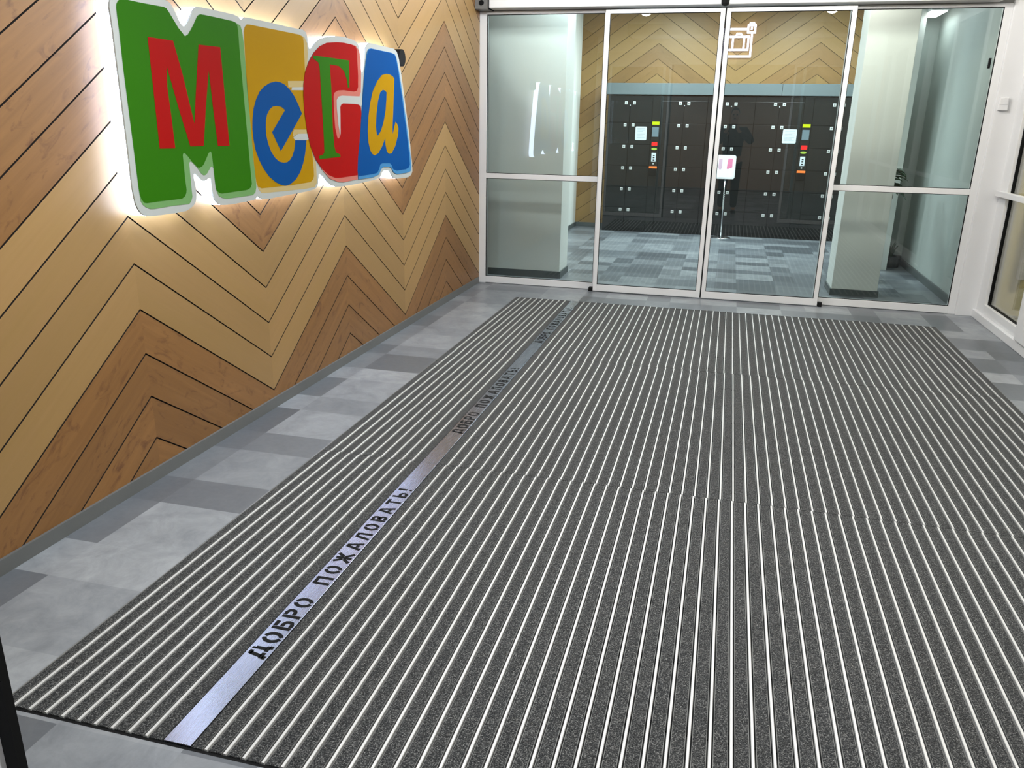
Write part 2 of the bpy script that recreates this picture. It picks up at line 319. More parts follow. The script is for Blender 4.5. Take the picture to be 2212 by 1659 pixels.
SIGN = {  # outlines in millimetres on the wall plane: (along the wall, height)
'outline':[(-4786,1867),(-4782,1883),(-4775,1895),(-4763,1910),(-4743,1922),(-4721,1929),(-4679,1930),(-4576,1932),(-4479,1933),(-4456,1931),(-4437,1923),(-4420,1904),(-4408,1887),(-4389,1860),(-4372,1849),(-4365,1848),(-4348,1860),(-4318,1890),(-4300,1912),(-4284,1925),(-4263,1934),(-4211,1936),(-4122,1936),(-4002,1936),(-3974,1932),(-3961,1929),(-3952,1922),(-3941,1919),(-3932,1923),(-3913,1934),(-3896,1936),(-3790,1936),(-3681,1936),(-3555,1935),(-3422,1936),(-3381,1937),(-3347,1927),(-3335,1906),(-3330,1880),(-3321,1853),(-3311,1849),(-3283,1865),(-3243,1888),(-3190,1910),(-3117,1927),(-3084,1931),(-2998,1943),(-2909,1948),(-2805,1944),(-2738,1936),(-2705,1917),(-2696,1873),(-2689,1795),(-2676,1759),(-2653,1801),(-2630,1863),(-2613,1909),(-2592,1931),(-2552,1946),(-2512,1947),(-2334,1946),(-2173,1946),(-2121,1931),(-2086,1887),(-2046,1777),(-1993,1607),(-1938,1430),(-1891,1216),(-1886,1154),(-1914,1128),(-1975,1115),(-2091,1116),(-2188,1119),(-2234,1124),(-2271,1150),(-2292,1169),(-2322,1178),(-2396,1181),(-2426,1173),(-2442,1156),(-2472,1141),(-2557,1132),(-2820,1123),(-3025,1122),(-3089,1125),(-3151,1139),(-3198,1162),(-3243,1192),(-3286,1211),(-3295,1195),(-3303,1163),(-3326,1137),(-3368,1128),(-3447,1124),(-3556,1122),(-3827,1117),(-3877,1119),(-3903,1126),(-3917,1134),(-3926,1136),(-3934,1132),(-3944,1125),(-3963,1122),(-4049,1120),(-4135,1118),(-4185,1119),(-4223,1122),(-4242,1127),(-4259,1138),(-4272,1152),(-4279,1167),(-4285,1191),(-4287,1215),(-4286,1236),(-4288,1245),(-4304,1242),(-4323,1236),(-4338,1234),(-4352,1238),(-4368,1249),(-4384,1261),(-4398,1270),(-4403,1264),(-4404,1254),(-4401,1229),(-4398,1204),(-4398,1182),(-4403,1164),(-4411,1149),(-4427,1137),(-4450,1128),(-4478,1120),(-4551,1118),(-4638,1119),(-4694,1120),(-4720,1123),(-4741,1129),(-4757,1139),(-4770,1156),(-4779,1177),(-4783,1207),(-4786,1237),(-4785,1278),(-4784,1324),(-4783,1366),(-4783,1718),(-4783,1784),(-4784,1833)],
'm_block':[(-4752,1870),(-4749,1882),(-4741,1892),(-4728,1901),(-4710,1905),(-4682,1904),(-4605,1904),(-4484,1906),(-4469,1903),(-4458,1893),(-4439,1873),(-4406,1838),(-4389,1826),(-4369,1811),(-4347,1820),(-4327,1838),(-4300,1865),(-4276,1893),(-4263,1903),(-4248,1907),(-4216,1908),(-4127,1908),(-4017,1907),(-3991,1903),(-3982,1891),(-3978,1870),(-3980,1807),(-3979,1708),(-3972,1342),(-3971,1271),(-3969,1213),(-3969,1198),(-3981,1183),(-3998,1176),(-4023,1173),(-4110,1173),(-4215,1172),(-4234,1176),(-4248,1185),(-4256,1193),(-4259,1222),(-4260,1261),(-4261,1303),(-4263,1338),(-4267,1354),(-4272,1356),(-4285,1351),(-4307,1327),(-4329,1304),(-4342,1296),(-4361,1291),(-4375,1294),(-4388,1305),(-4406,1317),(-4432,1342),(-4447,1353),(-4455,1356),(-4462,1352),(-4465,1345),(-4465,1301),(-4466,1245),(-4464,1207),(-4468,1194),(-4480,1180),(-4499,1173),(-4571,1173),(-4656,1174),(-4716,1173),(-4732,1176),(-4745,1189),(-4750,1205),(-4753,1231),(-4753,1288),(-4753,1356),(-4755,1661),(-4754,1720),(-4752,1798),(-4753,1840)],
'm_pale':[(-4752,1870),(-4749,1882),(-4741,1892),(-4728,1901),(-4710,1905),(-4682,1904),(-4605,1904),(-4484,1906),(-4469,1903),(-4458,1893),(-4439,1873),(-4406,1838),(-4389,1826),(-4369,1811),(-4347,1820),(-4327,1838),(-4300,1865),(-4276,1893),(-4263,1903),(-4248,1907),(-4216,1908),(-4127,1908),(-4017,1907),(-3991,1903),(-3956,1895),(-3946,1872),(-3941,1828),(-3938,1404),(-3938,1308),(-3932,1230),(-3932,1181),(-3943,1158),(-3966,1146),(-4045,1146),(-4180,1146),(-4212,1152),(-4239,1162),(-4249,1178),(-4256,1193),(-4259,1222),(-4260,1261),(-4260,1285),(-4271,1293),(-4280,1291),(-4295,1278),(-4309,1266),(-4322,1259),(-4334,1258),(-4348,1264),(-4363,1279),(-4375,1292),(-4411,1319),(-4422,1318),(-4427,1313),(-4428,1267),(-4429,1215),(-4429,1175),(-4439,1159),(-4452,1149),(-4461,1147),(-4560,1149),(-4675,1147),(-4702,1149),(-4727,1159),(-4741,1169),(-4750,1184),(-4752,1210),(-4753,1231),(-4753,1288),(-4753,1356),(-4755,1661),(-4754,1720),(-4752,1798),(-4753,1840)],
'm_letter':[(-4601,1787),(-4450,1787),(-4411,1663),(-4366,1470),(-4335,1595),(-4284,1787),(-4130,1790),(-4126,1376),(-4214,1377),(-4224,1541),(-4229,1692),(-4275,1540),(-4317,1380),(-4409,1380),(-4456,1519),(-4506,1687),(-4517,1611),(-4512,1506),(-4509,1375),(-4605,1376)],
'e_block':[(-3930,1874),(-3920,1893),(-3902,1905),(-3879,1907),(-3664,1908),(-3420,1909),(-3386,1902),(-3380,1883),(-3381,1803),(-3383,1748),(-3356,1325),(-3350,1241),(-3351,1203),(-3362,1184),(-3396,1171),(-3599,1168),(-3885,1172),(-3916,1183),(-3928,1207),(-3935,1269),(-3937,1418),(-3943,1659)],
'e_pale':[(-3934,1872),(-3922,1893),(-3902,1906),(-3879,1908),(-3664,1909),(-3420,1910),(-3368,1903),(-3342,1876),(-3340,1822),(-3355,1772),(-3356,1325),(-3318,1267),(-3323,1162),(-3350,1142),(-3448,1139),(-3849,1147),(-3888,1150),(-3911,1168),(-3932,1201),(-3941,1269),(-3943,1418),(-3949,1659)],
'e_slot_a':[(-3566,1679),(-3403,1687),(-3411,1657),(-3534,1651),(-3566,1649)],
'e_slot_b':[(-3530,1651),(-3411,1657),(-3413,1641),(-3536,1637)],
'e_slot_c':[(-3536,1445),(-3405,1444),(-3403,1423),(-3505,1423),(-3544,1407),(-3554,1416),(-3548,1432)],
'e_slot_d':[(-3497,1423),(-3400,1423),(-3386,1394),(-3416,1390),(-3531,1392),(-3549,1403),(-3536,1414)],
'e_letter':[(-3686,1671),(-3740,1662),(-3796,1643),(-3838,1619),(-3875,1582),(-3903,1539),(-3919,1493),(-3926,1448),(-3924,1402),(-3915,1355),(-3890,1307),(-3858,1265),(-3811,1224),(-3754,1193),(-3700,1175),(-3658,1169),(-3613,1173),(-3550,1195),(-3500,1229),(-3463,1273),(-3437,1320),(-3420,1365),(-3414,1390),(-3531,1392),(-3538,1367),(-3549,1342),(-3572,1313),(-3596,1296),(-3627,1285),(-3663,1284),(-3705,1291),(-3744,1312),(-3774,1341),(-3795,1376),(-3809,1420),(-3808,1454),(-3802,1488),(-3788,1515),(-3762,1538),(-3730,1553),(-3688,1557),(-3647,1553),(-3614,1539),(-3753,1433),(-3682,1341),(-3444,1524),(-3471,1562),(-3510,1607),(-3550,1637),(-3597,1659),(-3638,1669)],
'g_block':[(-3001,1911),(-3124,1897),(-3208,1872),(-3280,1833),(-3341,1784),(-3385,1732),(-3411,1672),(-3419,1612),(-3417,1527),(-3402,1435),(-3373,1357),(-3325,1288),(-3261,1237),(-3182,1197),(-3097,1175),(-3032,1173),(-2803,1175),(-2795,1227),(-2770,1332),(-2737,1449),(-2715,1537),(-2718,1571),(-2745,1585),(-2801,1588),(-2961,1587),(-2988,1580),(-3000,1566),(-3002,1505),(-3003,1439),(-3011,1411),(-3034,1392),(-3052,1400),(-3072,1450),(-3077,1515),(-3076,1580),(-3073,1623),(-3059,1642),(-3018,1655),(-2940,1660),(-2807,1657),(-2765,1664),(-2747,1685),(-2740,1747),(-2743,1820),(-2743,1892),(-2761,1910),(-2821,1915),(-2913,1916)],
'g_pale':[(-2821,1916),(-2754,1913),(-2704,1887),(-2692,1840),(-2698,1738),(-2710,1658),(-2729,1634),(-2714,1612),(-2722,1537),(-2805,1151),(-2996,1145),(-3061,1150),(-3172,1177),(-3262,1234),(-3195,1288),(-3122,1396),(-3093,1644),(-2963,1692),(-2802,1843)],
'g_slot':[(-2698,1633),(-2969,1629),(-3015,1622),(-3038,1603),(-3041,1559),(-3032,1472),(-3017,1408),(-3009,1422),(-3001,1505),(-2997,1566),(-2985,1579),(-2959,1587),(-2801,1588),(-2745,1585),(-2715,1572),(-2699,1589)],
'g_letter':[(-3287,1820),(-3132,1823),(-2857,1826),(-2866,1680),(-2886,1673),(-2895,1717),(-2929,1764),(-2990,1787),(-3101,1788),(-3097,1665),(-3103,1450),(-3096,1351),(-3081,1318),(-3025,1304),(-3026,1291),(-3281,1287),(-3282,1305),(-3238,1310),(-3221,1324),(-3218,1397),(-3220,1530),(-3222,1660),(-3223,1762),(-3235,1789),(-3289,1805)],
'a_block':[(-2589,1891),(-2575,1907),(-2541,1915),(-2220,1915),(-2169,1908),(-2147,1888),(-2108,1791),(-2056,1634),(-2003,1460),(-1956,1280),(-1944,1200),(-1971,1180),(-2021,1173),(-2184,1172),(-2245,1184),(-2274,1214),(-2303,1226),(-2421,1231),(-2458,1225),(-2482,1195),(-2512,1174),(-2582,1170),(-2796,1168),(-2803,1200),(-2789,1278),(-2744,1408),(-2704,1564),(-2646,1771),(-2604,1875)],
'a_pale':[(-2593,1896),(-2574,1910),(-2541,1917),(-2220,1917),(-2161,1911),(-2137,1888),(-2090,1792),(-2037,1635),(-1983,1460),(-1930,1279),(-1915,1187),(-1929,1156),(-2006,1148),(-2185,1148),(-2239,1163),(-2275,1194),(-2305,1201),(-2409,1206),(-2446,1193),(-2485,1162),(-2584,1150),(-2793,1149),(-2803,1200),(-2789,1278),(-2744,1408),(-2704,1564),(-2648,1771),(-2608,1875)],
'a_letter':[(-2318,1783),(-2390,1772),(-2463,1734),(-2537,1673),(-2583,1603),(-2617,1524),(-2636,1434),(-2632,1365),(-2609,1316),(-2578,1293),(-2544,1284),(-2487,1296),(-2427,1333),(-2368,1388),(-2368,1349),(-2349,1303),(-2314,1286),(-2268,1289),(-2203,1334),(-2151,1402),(-2140,1449),(-2162,1478),(-2189,1489),(-2241,1409),(-2240,1460),(-2219,1573),(-2200,1686),(-2187,1759),(-2216,1774),(-2260,1782)],
'a_hole':[(-2384,1684),(-2427,1666),(-2467,1612),(-2494,1541),(-2512,1460),(-2502,1411),(-2485,1403),(-2433,1433),(-2386,1488),(-2348,1560),(-2331,1626),(-2324,1670),(-2348,1681)],
}

# ================================================================== THE ROOM
# ---- chevron cladding: every board its own raised polygon with a dark gap between
def clip(poly, keep):
    out = []
    for i in range(len(poly)):
        a, b = poly[i], poly[(i + 1) % len(poly)]; ka, kb = keep(a), keep(b)
        if ka >= 0: out.append(a)
        if (ka >= 0) != (kb >= 0):
            t = ka / (ka - kb); out.append((a[0] + (b[0] - a[0]) * t, a[1] + (b[1] - a[1]) * t))
    return out
def chevron(mb, place, u0, u1, v0, v1, peak, half, amp, step, z0, gap, th, tonefn):
    """u runs along the wall, v up; boards climb to each peak and fall to each valley"""
    slope = amp / half; ang = math.atan(slope); gv = gap / math.cos(ang) / 2
    i0 = math.floor((u0 - peak) / half) - 1; i1 = math.ceil((u1 - peak) / half) + 1
    for i in range(i0, i1):
        ua, ub = peak + i * half, peak + (i + 1) * half
        up = (i % 2 != 0)                                   # odd: from valley up to a peak
        for L in range(-19, 18):
            za = z0 + L * step - (amp if up else 0); zb = z0 + L * step - (0 if up else amp)
            poly = [(ua, za + gv), (ub, zb + gv), (ub, zb + step - gv), (ua, za + step - gv)]
            for f in (lambda p: p[0] - u0, lambda p: u1 - p[0], lambda p: p[1] - v0, lambda p: v1 - p[1]):
                poly = clip(poly, f) if len(poly) > 2 else poly
            if len(poly) < 3: continue
            r = random.random; ox, oy = r() * 40, r() * 40; sg = 1 if up else -1
            b = len(mb.v); n = len(poly)
            mb.v += [tuple(place(p[0], p[1], th)) for p in poly] + [tuple(place(p[0], p[1], 0)) for p in poly]
            uvs = [(p[0] * math.cos(ang) + sg * p[1] * math.sin(ang) + ox, -sg * p[0] * math.sin(ang) + p[1] * math.cos(ang) + oy) for p in poly]
            tn = (tonefn(L), r(), 0, 1)
            mb.uv[len(mb.f)] = uvs; mb.tone[len(mb.f)] = tn; mb.f.append(tuple(range(b, b + n))); mb.m.append(0)
            for k in range(n):
                j = (k + 1) % n; mb.f.append((b + k, b + n + k, b + n + j, b + j)); mb.m.append(1)
wl = MB()
chevron(wl, lambda u, v, d: (-0.010 + d, u, v), -6.60, 0.0, 0.02, ZV, -4.7426, 0.9462, 0.6487, 0.1876, 1.1199, 0.0062, 0.010,
        lambda L: 0.0 if (L + 2) % 8 < 4 else 1.0)
wl.box(-0.15, -0.010, -6.72, 0.02, 0.0, ZV, 1)
structure('wall_left', wl, ['wood', 'groove'], 'wall clad in light and brown oak boards laid in chevrons with dark gaps', 'wall')
wb = MB()
chevron(wb, lambda u, v, d: (u, 4.890 - d, v), 0.05, 4.3, 0.05, ZL, 1.158, 1.08, 0.756, 0.1995, 2.791, 0.005, 0.010,
        lambda L: 0.4 if L in (-2, -3, 2, 3, -7, -8) else 0.0)
wb.box(-0.1, 4.45, 4.890, 5.02, 0.0, ZL, 1)
structure('wall_back', wb, ['wood', 'groove'], 'far chevron oak wall behind and above the black lockers', 'wall')
structure('wall_lobby_left', MB().box(-0.1, 0.06, 0.9, 4.9, 0, ZL), 'white', 'white side wall at the left end of the far oak wall', 'wall')
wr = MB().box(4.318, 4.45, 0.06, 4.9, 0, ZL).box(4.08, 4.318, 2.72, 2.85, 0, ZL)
structure('wall_lobby_right', wr, 'white_dim', 'white wall behind the right side pane running back to a corner', 'wall')
structure('wall_lobby_end', MB().box(3.94, 4.08, 2.2, 4.9, 0, ZL), 'white', 'narrow white wall end showing just behind the right white pillar', 'wall')
# floors, one tile pattern throughout, with the well for the entrance matting cut out
MX0, MX1, MY0, MY1 = 0.526, 3.998, -6.100, -0.566
fl = MB()
def rect(mb, x0, x1, y0, y1, z, mi=0): mb.face([(x0, y0, z), (x1, y0, z), (x1, y1, z), (x0, y1, z)], mi)
rect(fl, -0.05, MX0, MY0, MY1, 0); rect(fl, MX1, 7.0, MY0, MY1, 0)
rect(fl, -0.1, 7.0, MY1, 5.0, 0); rect(fl, -3.0, 7.0, -14.0, MY0, 0)
rect(fl, MX0, MX1, MY0, MY1, -0.022, 1)
for a, b in (((MX0, MY0), (MX1, MY0)), ((MX1, MY0), (MX1, MY1)), ((MX1, MY1), (MX0, MY1)), ((MX0, MY1), (MX0, MY0))):
    fl.face([(a[0], a[1], -0.022), (b[0], b[1], -0.022), (b[0], b[1], 0), (a[0], a[1], 0)], 1)
structure('floor', fl, ['tile', 'black'], 'floor of grey stone-look vinyl tiles in wide and narrow formats', 'floor')
cl = MB().box(-0.15, 4.6, -6.75, 0.1, ZV, ZV + 0.1).box(-0.15, 4.6, 0.1, 5.0, ZL, ZL + 0.1).box(-3, 7, -14, -6.75, ZR, ZR + 0.1)
cl.box(4.6, 7.0, -6.75, 0.2, ZV, ZV + 0.1)
structure('ceiling', cl, 'ceil', 'plain white ceiling over vestibule and lobby, above the picture', 'ceiling')
structure('wall_front', MB().box(-3, 0.0, -6.75, -6.60, 0, ZR).box(4.5, 7, -6.75, -6.60, 0, ZR).box(-0.0, 4.5, -6.75, -6.60, 2.62, ZR), 'white',
          'wall around the outer doors behind the photographer side of the vestibule', 'wall')
structure('wall_rear', MB().box(-3, 7, -14.1, -14, 0, ZR).box(-3.1, -3, -14, -6.6, 0, ZR).box(7, 7.1, -14, -6.6, 0, ZR), 'hall_wall',
          'brown wall of the hall behind the camera, seen only as a reflection', 'wall')
structure('wall_side_room', MB().box(7.0, 7.1, -6.6, 0.3, 0, ZV).box(4.5, 7.0, 0.1, 0.2, 0, ZV), 'beige',
          'beige wall beyond the right side window', 'wall')
# skirtings
structure('baseboard_left', MB().box(0.0, 0.012, -6.6, -0.03, 0.0, 0.056), 'skirt', 'grey skirting along the chevron wall', 'baseboard')
structure('baseboard_back', MB().box(0.06, 4.3, 4.868, 4.880, 0.0, 0.06).box(0.06, 0.075, 0.9, 4.87, 0, 0.06), 'skirt_dark',
          'dark skirting at the foot of the far walls', 'baseboard')
structure('baseboard_right', MB().box(4.303, 4.318, 0.08, 2.72, 0.0, 0.075).box(4.08, 4.303, 2.705, 2.72, 0, 0.075), 'skirt_dark',
          'dark skirting along the white wall behind the right pane', 'baseboard')
# two white pillars just behind the glass
pl = MB().cbox(-0.05, 0.712, 0.465, 0.86, 0, ZL, 0.003)
structure('pillar_left', pl, 'white', 'wide white pillar behind the left side pane', 'pillar')
structure('trim_1', MB().box(-0.04, 0.724, 0.453, 0.872, 0.0, 0.068), 'skirt_dark', 'dark plinth around the foot of the left white pillar', 'trim')
pr = MB().cbox(3.318, 3.722, 0.532, 0.95, 0, ZL, 0.003)
structure('pillar_right', pr, 'white', 'square white pillar behind the right side pane', 'pillar')
structure('trim_2', MB().box(3.306, 3.734, 0.520, 0.962, 0.0, 0.060), 'skirt_dark', 'dark plinth around the foot of the right white pillar', 'trim')

# ================================================================== INNER GLASS FRONT
FX1 = 4.262
def pane(name, x0, x1, y, z0, z1, parent, m='glass', t=0.008):
    return MB().box(x0, x1, y - t / 2, y + t / 2, z0, z1).build(name, m, parent)
def gasket(x0, x1, z0, z1, y, parent, w=0.006):
    g = MB(); yy0, yy1 = y - 0.008, y + 0.008
    g.box(x0 - w, x0 + w, yy0, yy1, z0, z1).box(x1 - w, x1 + w, yy0, yy1, z0, z1).box(x0, x1, yy0, yy1, z0 - w, z0 + w).box(x0, x1, yy0, yy1, z1 - w, z1 + w)
    return g.build('gasket', 'black', parent)
def side_window(name, x0, x1, jl, jr, label, y=0.0, s=1):
    """fixed panel: frame with a mid rail, two panes. jl/jr are stile widths"""
    r = empty(name, ((x0 + x1) / 2, y, 0), label, 'window', kind='structure')
    f = MB(); d0, d1 = (y, y + 0.06) if s > 0 else (y - 0.06, y)
    f.cbox(x0, x0 + jl, d0, d1, 0, 2.43, 0.002).cbox(x1 - jr, x1, d0, d1, 0, 2.43, 0.002)
    f.cbox(x0 + jl, x1 - jr, d0, d1, 0.004, 0.066, 0.002).cbox(x0 + jl, x1 - jr, d0, d1, 0.996, 1.042, 0.002)
    f.cbox(x0 + jl, x1 - jr, d0, d1, 2.405, 2.43, 0.002)
    f.build('window_frame', 'frame', r)
    yc = y + 0.02 * s
    for z0, z1 in ((0.066, 0.996), (1.042, 2.405)):
        pane('glass_pane', x0 + jl, x1 - jr, yc, z0, z1, r)
        gasket(x0 + jl, x1 - jr, z0, z1, yc - 0.004 * s, r, 0.004)
    return r
side_window('window_1', 0.0, 1.155, 0.068, 0.03, 'fixed glass panel left of the inner sliding doors, white pillar behind')
w2 = side_window('window_2', 3.105, FX1, 0.045, 0.055, 'fixed glass panel right of the inner sliding doors, plant behind')
MB().box(FX1 - 0.10, FX1 - 0.085, -0.012, 0.01, 1.965, 2.04).build('latch', 'black', w2)
def sliding_door(name, x0, x1, y, label, s=1, z1=2.42, st=0.036):
    r = empty(name, ((x0 + x1) / 2, y, 0), label, 'door', kind='structure')
    f = MB(); d0, d1 = y - 0.02, y + 0.02
    f.cbox(x0, x0 + st, d0, d1, 0.008, z1, 0.002).cbox(x1 - st, x1, d0, d1, 0.008, z1, 0.002)
    f.cbox(x0 + st, x1 - st, d0, d1, 0.008, 0.070, 0.002).cbox(x0 + st, x1 - st, d0, d1, z1 - 0.03, z1, 0.002)
    f.build('door_frame', 'frame', r)
    pane('glass_pane', x0 + st, x1 - st, y, 0.070, z1 - 0.03, r)
    gasket(x0 + st, x1 - st, 0.070, z1 - 0.03, y - 0.01 * s, r, 0.004)
    return r
d1 = sliding_door('door_1', 1.144, 2.127, -0.06, 'left leaf of the inner glass sliding doors in thin white frame')
d2 = sliding_door('door_2', 2.139, 3.140, -0.06, 'right leaf of the inner glass sliding doors in thin white frame')
MB().box(2.127, 2.1325, -0.078, -0.042, 0.01, 2.42).build('brush_seal', 'black', d1)
MB().box(2.1335, 2.139, -0.078, -0.042, 0.01, 2.42).build('brush_seal', 'black', d2)
# floor guides at both outer feet of the leaves
for k, (x, lb) in enumerate(((1.122, 'small dark floor guide at the left foot of the inner doors'), (3.162, 'small dark floor guide at the right foot of the inner doors'))):
    g = MB().cbox(x - 0.018, x + 0.018, -0.085, -0.03, 0.0, 0.038, 0.004)
    one('floor_guide', g, 'black', lb, 'door guide', 'door floor guides')
# automatic door drive above
dr = empty('door_drive', (2.1, -0.1, 2.43), 'long white automatic door drive housing above the inner doors', 'door drive')
hb = MB().cbox(0.125, 4.165, -0.155, -0.002, 2.437, 2.62, 0.012); hb.build('housing', 'frame', dr)
eb = MB().cbox(0.0, 0.122, -0.150, 0.0, 2.432, 2.62, 0.004); eb.build('end_bracket', M['alu_dull'], dr)
MB().tube((0.062, -0.1495, 2.482), (0.062, -0.156, 2.482), 0.021, n=24).build('cable_hole', 'black', dr)
MB().cbox(0.122, 0.130, -0.156, 0.0, 2.430, 2.62, 0.001).build('end_gasket', 'black', dr)
sn = MB().lathe((2.121, -0.150, 2.425), [(0.012, 0.0), (0.026, 0.006), (0.032, 0.02), (0.034, 0.05)], 24)
tag(sn.build('sensor', 'black', dr), 'black dome sensor under the housing')
MB().box(0.0, 4.262, 0.0, 0.06, 2.43, 2.619).build('rear_cover', 'alu_dull', dr)
structure('wall_above_doors', MB().box(-0.1, 4.6, 0.001, 0.12, 2.62, ZL), 'white', 'wall strip above the inner glass front', 'wall')
# corner cover between glass front and side window
structure('trim_3', MB().cbox(FX1, 4.42, -0.035, 0.06, 0.0, ZV, 0.003), 'frame', 'white corner panel between glass front and right window', 'trim')
sw = empty('wall_switch', (4.31, -0.035, 1.70), 'small white switch box on the corner post beside the glass front', 'switch')
MB().cbox(4.276, 4.346, -0.062, -0.035, 1.655, 1.752, 0.004).build('switch_body', 'frame', sw)
MB().cbox(4.284, 4.338, -0.066, -0.062, 1.70, 1.745, 0.0015).build('rocker', 'frame', sw)
# ================================================================== RIGHT WINDOW WALL
rw = empty('window_3', (4.45, -3.3, 0), 'tall glazed side wall with white frame along the right edge', 'window', kind='structure')
f = MB()
f.cbox(4.415, 4.50, -0.215, -0.02, 0.065, ZV, 0.003)
f.cbox(4.415, 4.50, -6.60, -0.215, 0.065, 0.140, 0.003)
f.cbox(4.415, 4.50, -6.60, -0.215, 2.55, ZV, 0.003)
for y in (-1.16, -2.35, -3.54, -4.73, -5.92): f.cbox(4.415, 4.50, y - 0.06, y + 0.06, 0.14, 2.55, 0.003)
f.build('window_frame', 'frame', rw)
MB().cbox(4.385, 4.56, -6.60, -0.03, 0.0, 0.065, 0.004).build('sill', 'frame', rw)
MB().cbox(4.375, 4.415, -6.60, -0.06, 1.000, 1.044, 0.004).build('mid_rail', 'frame', rw)
ys = [-0.215, -1.10, -1.22, -2.29, -2.41, -3.48, -3.60, -4.67, -4.79, -5.86, -5.98, -6.6]
for a, b in zip(ys[1::2], ys[0::2]):
    MB().box(4.452, 4.460, a, b, 0.14, 2.55).build('glass_pane', 'glass_clear', rw)
    MB().box(4.440, 4.466, b - 0.006, b, 0.14, 2.55).box(4.440, 4.466, a, b, 0.14, 0.145).build('gasket', 'black', rw)
cp = MB().cbox(4.375, 4.414, -2.05, -1.13, 0.070, 0.998, 0.010)
one('window_panel', cp, 'frame', 'bright white panel fixed low across the side window at the right picture edge', 'panel')
structure('trim_4', MB().cbox(4.70, 4.76, 0.02, 0.09, 0.32, ZV, 0.004), 'frame', 'white upright profile seen through the right side window', 'trim')
# ================================================================== OUTER DOORS (camera stands in their opening)
of = empty('window_4', (0.6, -6.66, 0), 'outer glass panel at the near left, fixed beside the open doorway', 'window', kind='structure')
f = MB(); f.cbox(0.0, 0.07, -6.74, -6.68, 0, 2.62, 0.002).cbox(1.10, 1.14, -6.74, -6.68, 0, 2.43, 0.002).cbox(0.07, 1.10, -6.74, -6.68, 0.0, 0.066, 0.002).cbox(0.0, 4.42, -6.74, -6.68, 2.43, 2.62, 0.002)
f.build('window_frame', 'frame', of); pane('glass_pane', 0.07, 1.10, -6.70, 0.066, 2.43, of)
od = sliding_door('door_3', 0.245, 1.240, -6.65, 'open outer sliding leaf whose dark edge shows at the lower left corner', s=-1)
MB().box(1.240, 1.266, -6.66, -6.645, 0.01, 2.42).build('brush_seal', 'black', od)
og = empty('window_5', (3.8, -6.66, 0), 'outer glass panel right of the open doorway, out of frame', 'window', kind='structure')
f = MB(); f.cbox(4.35, 4.42, -6.74, -6.68, 0, 2.43, 0.002).cbox(3.26, 3.30, -6.74, -6.68, 0, 2.43, 0.002).cbox(3.30, 4.35, -6.74, -6.68, 0.0, 0.066, 0.002)
f.build('window_frame', 'frame', og); pane('glass_pane', 3.30, 4.35, -6.70, 0.066, 2.43, og)
sliding_door('door_4', 3.12, 4.12, -6.65, 'open outer sliding leaf at the right, out of frame', s=-1)
# ================================================================== ENTRANCE MATTING
GLYPH = {  # strokes: list of polylines on a unit-high body; gaps between strokes are the stencil bridges
 'Д': (0.92, [[(.16, .28), (.30, .92)], [(.22, .91), (.50, .91)], [(.60, .91), (.74, .91)], [(.72, .86), (.72, .30)], [(.0, .24), (.42, .24)], [(.52, .24), (.92, .24)], [(.08, .2), (.08, 0)], [(.84, .2), (.84, 0)]]),
 'О': (0.80, 'O'), 'Б': (0.72, [[(.1, 1), (.1, .0)], [(.24, .91), (.66, .91)], [(.24, .55), (.46, .55), (.60, .47), (.64, .32), (.60, .16), (.46, .09), (.24, .09)]]),
 'Р': (0.72, [[(.1, 1), (.1, 0)], [(.24, .91), (.46, .91), (.60, .84), (.64, .70), (.60, .54), (.46, .46), (.24, .46)]]),
 'П': (0.78, [[(.1, .84), (.1, 0)], [(.0, .91), (.78, .91)], [(.68, .84), (.68, 0)]]),
 'Ж': (1.10, [[(.55, 1), (.55, 0)], [(.10, 1), (.42, .54)], [(1.0, 1), (.68, .54)], [(.42, .46), (.06, 0)], [(.68, .46), (1.04, 0)]]),
 'А': (0.86, [[(.08, 0), (.38, 1)], [(.78, 0), (.48, 1)], [(.30, .30), (.56, .30)]]),
 'Л': (0.80, [[(.08, 0), (.28, .86)], [(.22, .91), (.76, .91)], [(.68, .84), (.68, 0)]]),
 'В': (0.74, [[(.1, 1), (.1, 0)], [(.24, .91), (.44, .91), (.56, .84), (.58, .74), (.54, .60), (.44, .54), (.24, .54)], [(.24, .46), (.48, .46), (.62, .38), (.64, .26), (.58, .14), (.46, .09), (.24, .09)]]),
 'Т': (0.76, [[(.0, .91), (.76, .91)], [(.38, .82), (.38, 0)]]),
 'Ь': (0.70, [[(.1, 1), (.1, 0)], [(.24, .52), (.46, .52), (.60, .44), (.63, .30), (.60, .16), (.46, .09), (.24, .09)]]),
 '!': (0.24, [[(.12, 1), (.12, .34)], [(.12, .18), (.12, 0)]])}
def stroke(mb, pts, w, place, d0, d1):
    L, R = [], []
    for i, p in enumerate(pts):
        a = pts[max(i - 1, 0)]; b = pts[min(i + 1, len(pts) - 1)]
        dx, dy = b[0] - a[0], b[1] - a[1]; l = math.hypot(dx, dy) or 1; nx, ny = -dy / l * w / 2, dx / l * w / 2
        L.append((p[0] + nx, p[1] + ny)); R.append((p[0] - nx, p[1] - ny))
    mb.prism([L + R[::-1]], place, d0, d1)
def write(mb, text, size, adv, w, place, d0, d1):
    x = 0
    for ch in text:
        if ch == ' ': x += 0.60 * adv; continue
        wd, st = GLYPH[ch]
        if st == 'O':
            st = []
            for s0 in (0, 1):
                st.append([(0.40 + 0.32 * math.cos(math.radians(a)), 0.5 + 0.42 * math.sin(math.radians(a))) for a in range(-80 + 180 * s0, 81 + 180 * s0, 16)])
        for pts in st: stroke(mb, [((x + p[0]) * size, p[1] * size) for p in pts], w * size, place, d0, d1)
        x += (wd + 0.26) * adv
    return x * size
